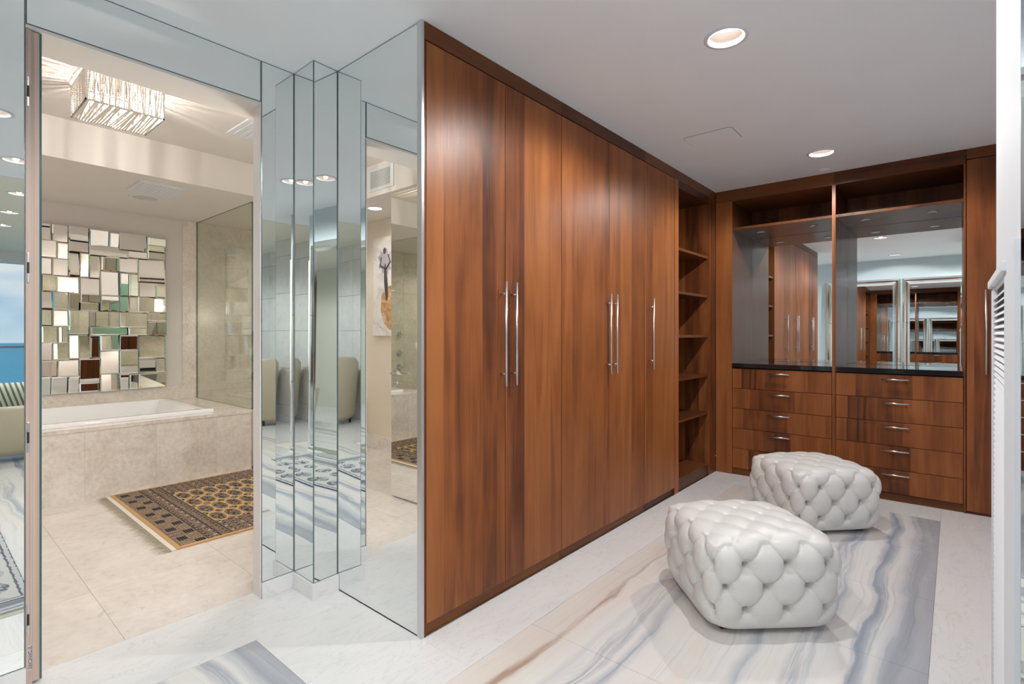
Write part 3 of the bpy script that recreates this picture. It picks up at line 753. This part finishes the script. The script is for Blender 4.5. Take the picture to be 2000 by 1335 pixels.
# mosaic mirror on the bathroom wall
TA = """75 215 70 300|245 475 90 330|75 300 305 550|315 470 345 570|75 235 560 790|250 470 570 810|85 305 805 1030|315 620 825 1050|80 240 1040 1280|255 470 1045 1285|485 635 1060 1290|485 770 110 470|485 640 480 820|650 770 490 825|780 920 505 840|645 925 840 1185|640 905 1190 1300|785 1060 150 390|785 1335 385 530|1075 1210 190 400|1220 1610 200 440|1345 1620 440 550|1620 1880 250 360|1630 1870 360 560|945 1205 520 730|1215 1475 550 750|940 1200 745 1085|1225 1485 770 1090|1495 1865 560 890|1500 1735 890 1105|1755 1875 900 1105|945 1210 1090 1300|1225 1345 1100 1310|1360 1480 1110 1315|1490 1880 1110 1320"""
TB = """80 230 40 245|255 475 45 265|490 775 45 375|785 1060 60 275|1075 1215 65 280|1225 1610 75 275|1625 1885 75 180|1630 1880 190 385|785 1335 285 385|1355 1615 290 385|80 315 275 505|330 470 280 505|75 240 520 755|250 480 515 745|485 625 400 730|630 775 395 730|785 920 400 720|945 1205 400 610|1225 1475 400 605|1495 1865 400 710|85 310 770 995|325 625 760 985|640 930 740 1080|940 1205 620 945|1225 1485 620 940|1500 1740 725 925|1755 1870 720 920|80 225 1005 1245|235 465 1000 1230|485 630 1000 1215|645 905 1085 1200|945 1205 950 1190|1225 1350 960 1165|1370 1485 960 1160|1495 1885 940 1140"""
XMZ = -6.50
def plane_y(px): return -XMZ / math.tan(R(40.5) + math.atan((1000-px)/1013))
def plane_v(px, y): top = 440+(px-78)*.101; bot = 768-(px-78)*.065; return (y-top)/(bot-top)
ZT_, ZB_ = 2.31, .715
t = thing('mosaic_mirror', 'wall mirror of many tilted faceted rectangles hanging above the bathtub', 'mirror', (XK, 1.33, 1.5))
b = MB(); b.box(XK, XK+.022, .83, 1.84, .725, 2.30); part('backing', b, M['dark'], t)
rt = random.Random(3)
def mosaic_tile(yc, zc, w, h, yaw, pit):
    b = MB(); hw, hh, bv = w/2, h/2, .011
    q = [(0, -hw, -hh), (0, hw, -hh), (0, hw, hh), (0, -hw, hh)]; i = [(.0035, -hw+bv, -hh+bv), (.0035, hw-bv, -hh+bv), (.0035, hw-bv, hh-bv), (.0035, -hw+bv, hh-bv)]
    k0 = [(-.012, y, z) for x, y, z in q]; b.face(i, 0)
    for k in range(4):
        b.face([q[k], q[(k+1) % 4], i[(k+1) % 4], i[k]], 0); b.face([k0[k], k0[(k+1) % 4], q[(k+1) % 4], q[k]], 1)
    o = obj('mirror_tile', b.mesh('mirror_tile', [M['mirror_b'], M['edge']], (0, 0, 0), False), t, Vector((XK+.036+rt.uniform(0, .006), yc, zc)) - root_loc(t), (0, R(pit), R(yaw)))
for src, y00 in ((TA, 430), (TB, 600)):
    for ln in src.split('|'):
        a = [float(v) for v in ln.split()]
        pa, pb = 70+a[0]/7.407, 70+a[1]/7.407; pm = (pa+pb)/2
        ya, yb = plane_y(pa), plane_y(pb); v0, v1 = plane_v(pm, y00+a[2]/7.407), plane_v(pm, y00+a[3]/7.407)
        z1, z0 = ZT_+(ZB_-ZT_)*v0, ZT_+(ZB_-ZT_)*v1
        mosaic_tile((ya+yb)/2, (z0+z1)/2, abs(yb-ya)+.013, z1-z0+.011, rt.uniform(-6, 6) + max(0, (1.25-(ya+yb)/2)*14), rt.uniform(-5.5, 5.5))

# Bokhara rug on the bathroom floor
def rugmat():
    n = NT('knotted rug pile'); x, y, z = n.xyz(n.coord())          # x 0..1.55 across, y 0..2.3 along
    Wd, Ln = 1.55, 2.30
    gx, gy = .232, .098                                             # gul spacing
    fx0, fy0 = .30, .30
    u = n.mul(n.sub(x, fx0+.02), 1/gx); v = n.mul(n.sub(y, fy0), 1/gy)
    def cell(a): return n.sub(n.m_('FRACT', a), .5)
    def ell(du, dv, a, b):
        return n.m_('SQRT', n.add(n.m_('POWER', n.mul(du, 1/a), 2.0), n.m_('POWER', n.mul(dv, 1/b), 2.0)))
    d1 = ell(n.m_('ABSOLUTE', cell(u)), n.m_('ABSOLUTE', cell(v)), .43, .46)
    d2 = ell(n.m_('ABSOLUTE', cell(n.add(u, .5))), n.m_('ABSOLUTE', cell(n.add(v, .5))), .15, .27)
    nz = n.noise(n.coord(), 60.0, 3); nb = n.noise(n.coord(), 170.0, 2); pat = n.noise(n.vec(n.mul(x, 1.0), n.mul(y, 1.0), 3.0), 42.0, 2)
    orange = n.mix(nz, (.50, .31, .14, 1), (.62, .41, .20, 1))
    dark = n.ramp(pat, [(.40, (.035, .030, .028)), (.50, (.10, .085, .07)), (.58, (.30, .26, .21)), (.66, (.06, .05, .05))])
    f = n.mix(n.less(d1, .98), orange, dark)
    f = n.mix(n.mul(n.great(d1, .80), n.less(d1, .90)), f, (.34, .22, .11, 1))
    f = n.mix(n.less(d2, 1.0), f, n.mix(n.great(pat, .5), (.05, .045, .05, 1), (.34, .25, .15, 1)))
    # border bands by distance to edge
    dx = n.m_('MINIMUM', x, n.sub(Wd, x)); dy = n.m_('MINIMUM', y, n.sub(Ln, y))
    brown = n.ramp(n.noise(n.coord(), 95.0, 3), [(.36, (.045, .034, .030)), (.46, (.16, .115, .085)), (.56, (.26, .19, .135)), (.68, (.42, .34, .27))])
    fieldx = n.mul(n.great(dx, fx0), n.great(dy, fy0))
    c = n.mix(fieldx, brown, f)
    def dots(a, b, s, k):                                           # little motif rows
        return n.mul(n.less(n.m_('ABSOLUTE', cell(n.mul(a, 1/s))), k), n.less(n.m_('ABSOLUTE', cell(n.mul(b, 1/s))), k))
    bord = n.sub(1.0, fieldx)
    c = n.mix(n.mul(bord, dots(n.add(x, .012), n.add(y, .012), .052, .15)), c, (.022, .020, .024, 1))
    c = n.mix(n.mul(bord, dots(n.add(x, .03), n.add(y, .05), .104, .085)), c, (.55, .45, .36, 1))
    # dark barred blocks in the end strip
    endm = n.less(dy, .155)
    rowA = n.less(n.m_('ABSOLUTE', n.sub(dy, .045)), .026); rowB = n.less(n.m_('ABSOLUTE', n.sub(dy, .115)), .026)
    colA = n.less(n.m_('ABSOLUTE', cell(n.mul(x, 1/.215))), .16); colB = n.less(n.m_('ABSOLUTE', cell(n.add(n.mul(x, 1/.215), .5))), .16)
    blk = n.add(n.mul(rowA, colA), n.mul(rowB, colB))
    c = n.mix(endm, c, n.mix(n.ramp(nb, [(.38, (0, 0, 0)), (.62, (1, 1, 1))]), (.12, .085, .058, 1), (.36, .27, .19, 1)))
    bars = n.mix(n.less(n.m_('ABSOLUTE', cell(n.mul(dy, 1/.0135))), .12), (.014, .014, .022, 1), (.16, .15, .15, 1))
    c = n.mix(n.mul(endm, blk), c, bars)
    for e0 in (.155, .23, .292):
        for dd in (dx, dy) if e0 > .2 else (dy,):
            c = n.mix(n.mul(n.less(n.m_('ABSOLUTE', n.sub(dd, e0)), .0035), bord), c, (.05, .04, .035, 1))
    edge = n.m_('MAXIMUM', n.less(dx, .022), n.less(dy, .004))
    c = n.mix(n.less(dx, .024), c, orange)
    n.set(Base_Color=c, Roughness=.95); n.b.inputs['Specular IOR Level'].default_value = .1
    n.bump(nb, .5, .003); return n.m
RX, RY = -5.055, 1.075
t = thing('persian_rug', 'brown and gold knotted rug with rows of dark ovals beside the tub', 'rug', (RX, RY, 0))
b = MB(); b.box(0, 1.55, 0, 2.30, .0005, .010, .003); o = obj('pile', b.mesh('pile', rugmat()), t)
b = MB(); b.box(0, 1.55, -.028, -.0005, .0005, .008); obj('end_band', b.mesh('end_band', flat('gold wool', (.50, .30, .14), .95)), t)
b = MB(); b.box(0, 1.55, -.055, -.0285, .0005, .006); obj('kilim_strip', b.mesh('kilim_strip', flat('ivory cotton', (.72, .68, .60), .95)), t)
b = MB()
for k in range(420):
    x = 1.55*k/420; dx = random.uniform(-.018, .018); L = random.uniform(.035, .085)*(1 if (k//7) % 2 else .72)
    b.face([(x, -.055, .004), (x+.0042, -.055, .004), (x+dx+.002, -.055-L, .002), (x+dx, -.055-L, .002)])
o = obj('fringe', b.mesh('fringe', flat('fringe cotton', (.40, .34, .25), .95)), t); o['kind'] = 'stuff'

# painting of a dancer on the alcove wall, on its own canvas
t = thing('dancer_painting', 'tall canvas of a dark dancer above an orange skirt, behind the door', 'painting', (-4.65, -.585, 1.26))
b = MB(); b.box(-4.94, -4.30, -.598, -.572, 1.26, 2.34, .002)
n = NT('canvas'); f = n.noise(n.coord(), 6.0, 5, .6, .8); n.set(Base_Color=n.ramp(f, [(.35, (.62, .56, .54)), (.5, (.78, .74, .72)), (.7, (.84, .81, .79))]), Roughness=.7)
part('canvas', b, n.m, t)
ink = flat('charcoal ink', (.06, .055, .07), .7); smoke = flat('grey wash', (.36, .33, .36), .7); rust = NT('rust wash'); f = rust.noise(rust.coord(), 9.0, 5, .6, 1.0); rust.set(Base_Color=rust.ramp(f, [(.3, (.36, .17, .06)), (.5, (.58, .33, .15)), (.65, (.72, .55, .42))]), Roughness=.7)
def blob(name, cx, cz, rx, rz, mat, rot=0, jag=.1, yy=-.5715):
    b = MB(); pts = []
    for k in range(28):
        a = 2*math.pi*k/28; rr_ = 1 + random.uniform(-jag, jag); x, z = rx*rr_*math.cos(a), rz*rr_*math.sin(a)
        pts.append((cx+x*math.cos(rot)-z*math.sin(rot), yy, cz+x*math.sin(rot)+z*math.cos(rot)))
    b.prism(pts, (0, .0008, 0)); part(name, b, mat, t)
blob('skirt', -4.60, 1.56, .20, .24, rust.m, .1, .08)
blob('cape', -4.72, 2.06, .10, .13, smoke, .2, .25)
blob('torso', -4.70, 1.84, .030, .20, ink, .08, .08, -.5705)
blob('head', -4.725, 2.185, .026, .035, ink, 0, .05, -.5705)
b = MB()
for p in (((-4.70, -.5705, 1.99), (-4.80, -.5705, 2.03), (-4.78, -.5705, 2.12)), ((-4.69, -.5705, 1.99), (-4.62, -.5705, 2.06), (-4.66, -.5705, 2.14))): b.tube(p, .009, 6)
part('arms', b, ink, t)

# vanity on the hidden bathroom wall: only glimpsed in the mosaic mirror
t = thing('bathroom_vanity', 'bathroom vanity with black top, glimpsed in the mosaic mirror', 'vanity', (XB-.28, 2.4, 0))
b = MB(); b.box(XB-.55, XB-.002, 1.6, 3.3, .12, .82, .002); part('body', b, M['beige_w'], t)
b = MB(); b.box(XB-.58, XB-.002, 1.57, 3.33, .82, .86, .002); part('top', b, M['black'], t)
b = MB(); b.box(XB-.50, XB-.002, 1.65, 3.25, 0, .12); part('plinth', b, M['dark'], t)
for k in range(4):
    b = MB(); b.box(XB-.57, XB-.551, 1.605+.4235*k+.002, 1.605+.4235*(k+1)-.002, .13, .81, .001); d = part('door', b, M['wood_in'], t)
b = MB(); b.box(XB-.008, XB-.001, 1.7, 3.2, 1.0, 2.1)
single('vanity_mirror', b, M['mirror_b'], 'wide mirror above the vanity, glimpsed in the mosaic mirror', 'mirror', (XB, 2.4, 1.0))
for y, w in ((1.45, 'near the doorway'), (3.42, 'near the shower wall')):
    t = thing('wall_sconce', f'white glowing wall sconce {w}, glimpsed in the mosaic mirror', 'sconce', (XB, y, 1.55), 'vanity sconces')
    b = MB(); b.box(XB-.02, XB-.001, y-.05, y+.05, 1.48, 1.62, .003); part('backplate', b, M['chrome'], t)
    b = MB(); b.lathe((XB-.08, y, 1.44), [(0, 0), (.05, 0), (.055, .01), (.055, .24), (.05, .25), (0, .25)], 24); part('shade', b, M['shade'], t)
    lamp('sconce_glow', 'POINT', (XB-.20, y, 1.56), 15.0, (1, .93, .84), .05, t)
gg = flat('green frosted glass', (.16, .32, .24), .15)
t = thing('added_partition', 'added green glass partition with thin bars, for green reflections in the mosaic mirror', 'partition', (-4.0, 3.58, 0))  # made-up partition, gives the mosaic tiles something green to reflect
b = MB(); b.box(-4.95, -3.15, 3.56, 3.575, .05, 2.3, .001); part('pane', b, gg, t)
b = MB(); b.box(-5.0, -3.10, 3.555, 3.595, 0, .05); b.box(-5.0, -4.95, 3.555, 3.595, .05, 2.30); b.box(-3.15, -3.10, 3.555, 3.595, .05, 2.30); b.box(-5.0, -3.10, 3.555, 3.595, 2.30, 2.34); [b.box(-4.95, -3.15, 3.553, 3.559, .6+.06*k, .606+.06*k) for k in range(18)]; part('frame', b, M['steel'], t)

# ------------------------------------------------------------------ the open bathroom door, seen on its hinge edge
d1 = thing('door_1', 'open mirrored bathroom door seen on its pinkish wooden edge', 'door', (XD-.01, .30, 0)); d1['kind'] = 'structure'
XE = -3.385
b = MB(); b.box(XE, -2.575, .289, .321, .012, 2.385); part('leaf', b, M['white'], d1)
b = MB(); b.box(-2.575, -2.556, .2865, .3005, .004, 2.387); part('edge_lipping', b, M['lipping'], d1)
b = MB(); b.box(-2.5745, -2.562, .301, .322, .012, 2.384); part('edge_lipping', b, M['lipping'], d1)
b = MB(); b.box(-2.60, -2.553, .2838, .2862, 0, 2.39); part('jamb_edge', b, M['lipping'], d1)
b = MB(); b.box(XE, -2.561, .3222, .3282, .012, 2.384); fs = b.bm.faces[:]
for f in b.bm.faces: f.material_index = 0 if f.calc_center_median().y > .3281 else 1
part('mirror_face', b, [M['mirror_b'], M['edge']], d1)
for z in (2.16, 1.52, .905, .245):
    b = MB(); b.box(-2.5565, -2.554, .2868, .2945, z-.055, z+.055, .002); hg = part('hinge', b, M['steel'], d1)
    b = MB(); b.box(-2.556, -2.5525, .2872, .2935, z-.020, z+.020); part('knuckle', b, M['rubber'], hg)
b = MB(); b.box(-2.5562, -2.5554, .2885, .2985, .060, .150); stk = part('paper_label', b, flat('label paper', (.62, .60, .60), .7), d1); stk['label'] = 'small grey paper label with vertical lettering'
cu = bpy.data.curves.new('label_text', 'FONT'); cu.body = 'EI DANCARE'; cu.size = .0145; cu.extrude = .0001
tmp = bpy.data.objects.new('t', cu); COL.objects.link(tmp); dg = bpy.context.evaluated_depsgraph_get()
me = bpy.data.meshes.new_from_object(tmp.evaluated_get(dg)); bpy.data.objects.remove(tmp); me.materials.clear(); me.materials.append(M['rubber'])
tx = obj('lettering', me, stk, Vector((-2.5549, .2905, .146)) - root_loc(d1), (R(90), R(90), R(90)))
# lever set near the latch edge
hx, hz = XE+.055, .975
b = MB(); b.tube([(hx, .328, hz), (hx, .336, hz)], .026, 28); b.tube([(hx, .336, hz), (hx, .372, hz)], .010, 14)
b.tube([(hx, .370, hz), (hx+.02, .376, hz+.002), (hx+.07, .374, hz+.001), (hx+.135, .368, hz-.004)], [.010, .010, .009, .006], 12); part('lever_handle', b, M['steel'], d1)
b = MB(); b.tube([(hx, .328, hz-.085), (hx, .336, hz-.085)], .024, 28); b.box(hx-.003, hx+.003, .336, .352, hz-.097, hz-.073, .001); part('thumb_turn', b, M['steel'], d1)
b = MB(); b.box(XE-.0015, XE, .296, .318, hz-.14, hz+.10); part('latch_plate', b, M['steel'], d1)

# ------------------------------------------------------------------ things behind the camera, seen in the mirrors
def floor_mirror(x0, x1, label):
    zt_ = 2.25; fw = .105; a0 = (x0, -.235); t = thing('floor_mirror', label, 'mirror', ((x0+x1)/2, -.24, 0), 'floor mirrors behind the camera', (R(1.0), 0, 0))
    w = x1-x0; hw = w/2
    def strip(pts, name):   # bevelled profile between outer and inner corners
        (ax, az), (bx, bz), (cx, cz), (dx, dz) = pts
        b = MB(); prof = [(0, 0.0), (.0, .022), (.30, .034), (.5, .030), (.72, .034), (1.0, .012)]
        L0 = [(ax+(dx-ax)*s, y, az+(dz-az)*s) for s, y in prof]; L1 = [(bx+(cx-bx)*s, y, bz+(cz-bz)*s) for s, y in prof]
        for k in range(len(prof)-1): b.face([L0[k], L1[k], L1[k+1], L0[k+1]])
        obj(name, b.mesh(name, frame_m), t)
    O = [(-hw, 0), (hw, 0), (hw, zt_), (-hw, zt_)]; I = [(-hw+fw, fw), (hw-fw, fw), (hw-fw, zt_-fw), (-hw+fw, zt_-fw)]
    for k in range(4):
        A, B, Ci, Di = O[k], O[(k+1) % 4], I[(k+1) % 4], I[k]
        segs = 1 if k % 2 == 0 else 3
        for s in range(segs):
            l = lambda P, Q, f: (P[0]+(Q[0]-P[0])*f, P[1]+(Q[1]-P[1])*f)
            e0, e1 = s/segs + (.001 if s else 0), (s+1)/segs - (.001 if s < segs-1 else 0)
            strip((l(A, B, e0), l(A, B, e1), l(Di, Ci, e1), l(Di, Ci, e0)), 'frame_strip')
    b = MB(); b.face([(-hw+fw, .012, fw), (-hw+fw, .012, zt_-fw), (hw-fw, .012, zt_-fw), (hw-fw, .012, fw)]); obj('mirror_glass', b.mesh('mirror_glass', M['mirror']), t)
    b = MB(); b.box(-hw, hw, -.006, 0, 0, zt_); obj('back_board', b.mesh('back_board', M['dark']), t)
frame_m = flat('mirrored frame glass', (.95, .96, .95), .1, 1.0)
floor_mirror(-1.85, -.73, 'silver-framed floor mirror, left one in the left niche reflection')
floor_mirror(-.70, .335, 'silver-framed floor mirror behind the camera, reflected in the right niche and pillar')
b = MB(); b.box(.443, .4495, YF+.0005, YF+.010, .0, 2.1)
single('led_strip', b, M['led'], 'vertical glowing strip light at the hall corner, seen in the mirror pillar', 'strip light', (.44, YF, 0))
# grey runner in the hall
def runner():
    n = NT('grey runner pile'); x, y, z = n.xyz(n.coord()); Wd, Ln = .72, 2.0
    dx = n.m_('MINIMUM', x, n.sub(Ln, x)); dy = n.m_('MINIMUM', y, n.sub(Wd, y)); d = n.m_('MINIMUM', dx, dy)
    wob = n.noise(n.coord(), 30.0, 2); dd = n.add(d, n.mul(n.sub(wob, .5), .02)); nz = n.noise(n.coord(), 120.0, 3)
    c = n.ramp(n.mul(dd, 4.0), [(0, (.50, .52, .52)), (.10, (.10, .11, .16)), (.13, (.44, .47, .49)), (.24, (.22, .23, .25)), (.42, (.26, .27, .28)), (.45, (.10, .11, .16)), (.50, (.46, .48, .48)), (.58, (.12, .13, .17)), (.62, (.52, .52, .49))], 'CONSTANT')
    s = n.less(n.m_('ABSOLUTE', n.sub(n.m_('FRACT', n.mul(x, 1/.11)), .5)), .16)
    e = n.m_('SQRT', n.add(n.m_('POWER', n.mul(n.sub(n.m_('FRACT', n.mul(x, 1/.22)), .5), 2.6), 2.0), n.m_('POWER', n.mul(n.sub(n.m_('FRACT', n.mul(y, 1/.19)), .5), 2.8), 2.0)))
    c = n.mix(n.mul(n.great(dd, .156), n.less(e, 1.0)), c, n.mix(n.great(wob, .5), (.13, .14, .17, 1), (.40, .42, .43, 1)))
    n.set(Base_Color=n.mix(.35, c, n.mix(nz, (.3, .3, .3, 1), (.7, .7, .7, 1)), 'OVERLAY'), Roughness=.95); n.bump(nz, .4, .003); return n.m
t = thing('runner_rug', 'grey and blue patterned runner on the hall floor, seen in the mirrors', 'rug', (-1.80, -.20, 0))
b = MB(); b.box(0, 2.0, 0, .60, .0005, .010, .003); obj('pile', b.mesh('pile', runner()), t)
b = MB()
for xx, sg in ((0, -1), (2.0, 1)):
    for k in range(150):
        y = .60*k/150; b.face([(xx, y, .003), (xx, y+.003, .003), (xx+sg*random.uniform(.03, .05), y+.003, .002), (xx+sg*.04, y, .002)])
o = obj('fringe', b.mesh('fringe', flat('runner fringe', (.66, .63, .53), .95)), t); o['kind'] = 'stuff'

# armchairs in the bedroom
tan = flat('tan leather', (.50, .435, .31), .45); greyf = flat('grey seat cloth', (.20, .205, .21), .8)
def lounge(loc, back_h, label, flare):
    t = thing('armchair', label, 'armchair', loc)
    # curved back shell: swept arc open towards +X
    b = MB(); n = 28; rings = []
    for k in range(n+1):
        a = R(68 + 224*k/n); e = abs(k/n-.5)*2; zt = back_h - (back_h-.48)*e**3
        ro, ri = .43, .33
        pr = [(ro-.07, .06), (ro-.02, .12), (ro+flare, zt-.03), (ro+flare-.02, zt), (ri+flare*.5+.03, zt), (ri+flare*.5, zt-.03), (ri, .15), (ri-.02, .06)]
        rings.append([b.bm.verts.new((r*math.cos(a), r*math.sin(a), z)) for r, z in pr])
    for A, B in zip(rings, rings[1:]):
        for k in range(8):
            f = b.bm.faces.new((A[k], A[(k+1) % 8], B[(k+1) % 8], B[k])); f.smooth = True
    b.bm.faces.new(rings[0]); b.bm.faces.new(list(reversed(rings[-1]))); obj('shell', b.mesh('shell', tan), t)
    b = shell([(-.30, .40, -.30, .30, .12, .10), (-.32, .43, -.32, .32, .12, .16), (-.32, .43, -.32, .32, .12, .38), (-.30, .41, -.30, .30, .12, .43), (-.2, .3, -.2, .2, .1, .45)]); obj('seat_cushion', b.mesh('seat_cushion', greyf), t)
    for sx in (-.25, .30):
        for sy in (-.25, .25):
            b = MB(); b.tube([(sx, sy, 0), (sx, sy, .11)], [.014, .022], 12); obj('leg', b.mesh('leg', M['foot']), t)
lounge((2.42, .78, 0), .56, 'low tan tub chair before the sea window, in the left mirror strip', .04)
lounge((2.47, -.67, 0), .96, 'tall-backed tan armchair by the grey tiled wall, in the mirror pillar', .03)
n = NT('striped cushion cloth'); x, y, z = n.xyz(n.coord()); s = n.m_('SINE', n.mul(n.add(y, n.mul(z, .3)), 150.0)); n.set(Base_Color=n.mix(n.great(s, .2), (.62, .64, .55, 1), (.13, .17, .11, 1)), Roughness=.8)
b = MB(); bm = b.bm
for i in range(14):
    for j in range(14):
        q = []
        for di, dj in ((0, 0), (1, 0), (1, 1), (0, 1)):
            u, v = (i+di)/7-1, (j+dj)/7-1; q.append((u, v))
        for s_ in (1, -1):
            pts = [(s_*.085*math.sqrt(max(0, (1-u**4)*(1-v**4))), u*.23, v*.17) for u, v in (q if s_ > 0 else q[::-1])]; b.face(pts, 0, True)
bmesh.ops.remove_doubles(bm, verts=bm.verts[:], dist=1e-5)
o = obj('cushion', b.mesh('cushion', n.m), None, (2.33, .78, .615), (0, R(-14), 0)); tag(o, 'green striped cushion on the low tan tub chair', 'cushion')

# window, balcony and sea
XWN = 6.9
wn_ = bpy.data.objects.new('window_1', None); COL.objects.link(wn_); wn_['kind'] = 'structure'; wn_['label'] = 'floor-to-ceiling window to the sea, in the left mirror strip'; wn_['category'] = 'window'; wn_.location = (XWN, 1.7, 0)
ys = cuts(-1.15, 2.6, 1.9)
b = MB()
for y in ys: b.box(XWN-.02, XWN+.06, y-.03, y+.03, 0, 2.5)
b.box(XWN-.02, XWN+.06, -1.15, 2.6, 0, .05); b.box(XWN-.02, XWN+.06, -1.15, 2.6, 2.5, 2.56); part('window_frame', b, M['white'], wn_)
for a, c in zip(ys, ys[1:]):
    b = MB(); b.box(XWN+.015, XWN+.023, a+.03, c-.03, .05, 2.5); part('pane', b, M['pane'], wn_)
mb = MB(); mb.box(XWN-.10, XWN+.1, -1.3, 4.7, 2.46, 3.0); struct('trim_7', mb, M['white'])
mb = MB(); mb.box(XWN+.06, 8.5, -3, 6.5, -.2, -.03); struct('floor_balcony', mb, paint('balcony paving', (.74, .70, .65)))
t = thing('balcony_railing', 'glass balcony railing with bronze handrail in front of the sea', 'railing', (8.3, 1.7, -.03))
rail = flat('bronze rail', (.30, .24, .19), .4, .6)
b = MB(); b.box(8.27, 8.33, -3, 6.5, 1.02, 1.055, .004); part('handrail', b, rail, t)
b = MB(); b.box(8.28, 8.32, -3, 6.5, .05, .09, .004); part('bottom_rail', b, rail, t)
for k in range(7):
    y0 = -3+1.357*k; b = MB(); b.box(8.294, 8.306, y0+.01, y0+1.347, .09, 1.02); part('pane', b, M['pane'], t)
    b = MB(); b.box(8.285, 8.315, y0-.012, y0+.012, -.03, 1.02); part('post', b, rail, t)
n = NT('sea water'); v = n.coord('World'); x, y, z = n.xyz(v); nz = n.noise(n.vec(n.mul(x, .012), n.mul(y, .05), 0.0), 1.0, 6, .65)
far = n.m_('MINIMUM', n.mul(x, 1/9000.0), 1.0)
c = n.mix(far, n.mix(nz, (.05, .52, .66, 1), (.12, .68, .78, 1)), n.mix(nz, (.03, .30, .60, 1), (.05, .40, .70, 1))); n.set(Base_Color=c, Roughness=.6)
mb = MB(); mb.face([(30, -6000, -58), (4700, -6000, -58), (4700, 6000, -58), (30, 6000, -58)]); struct('sea', mb, n.m)
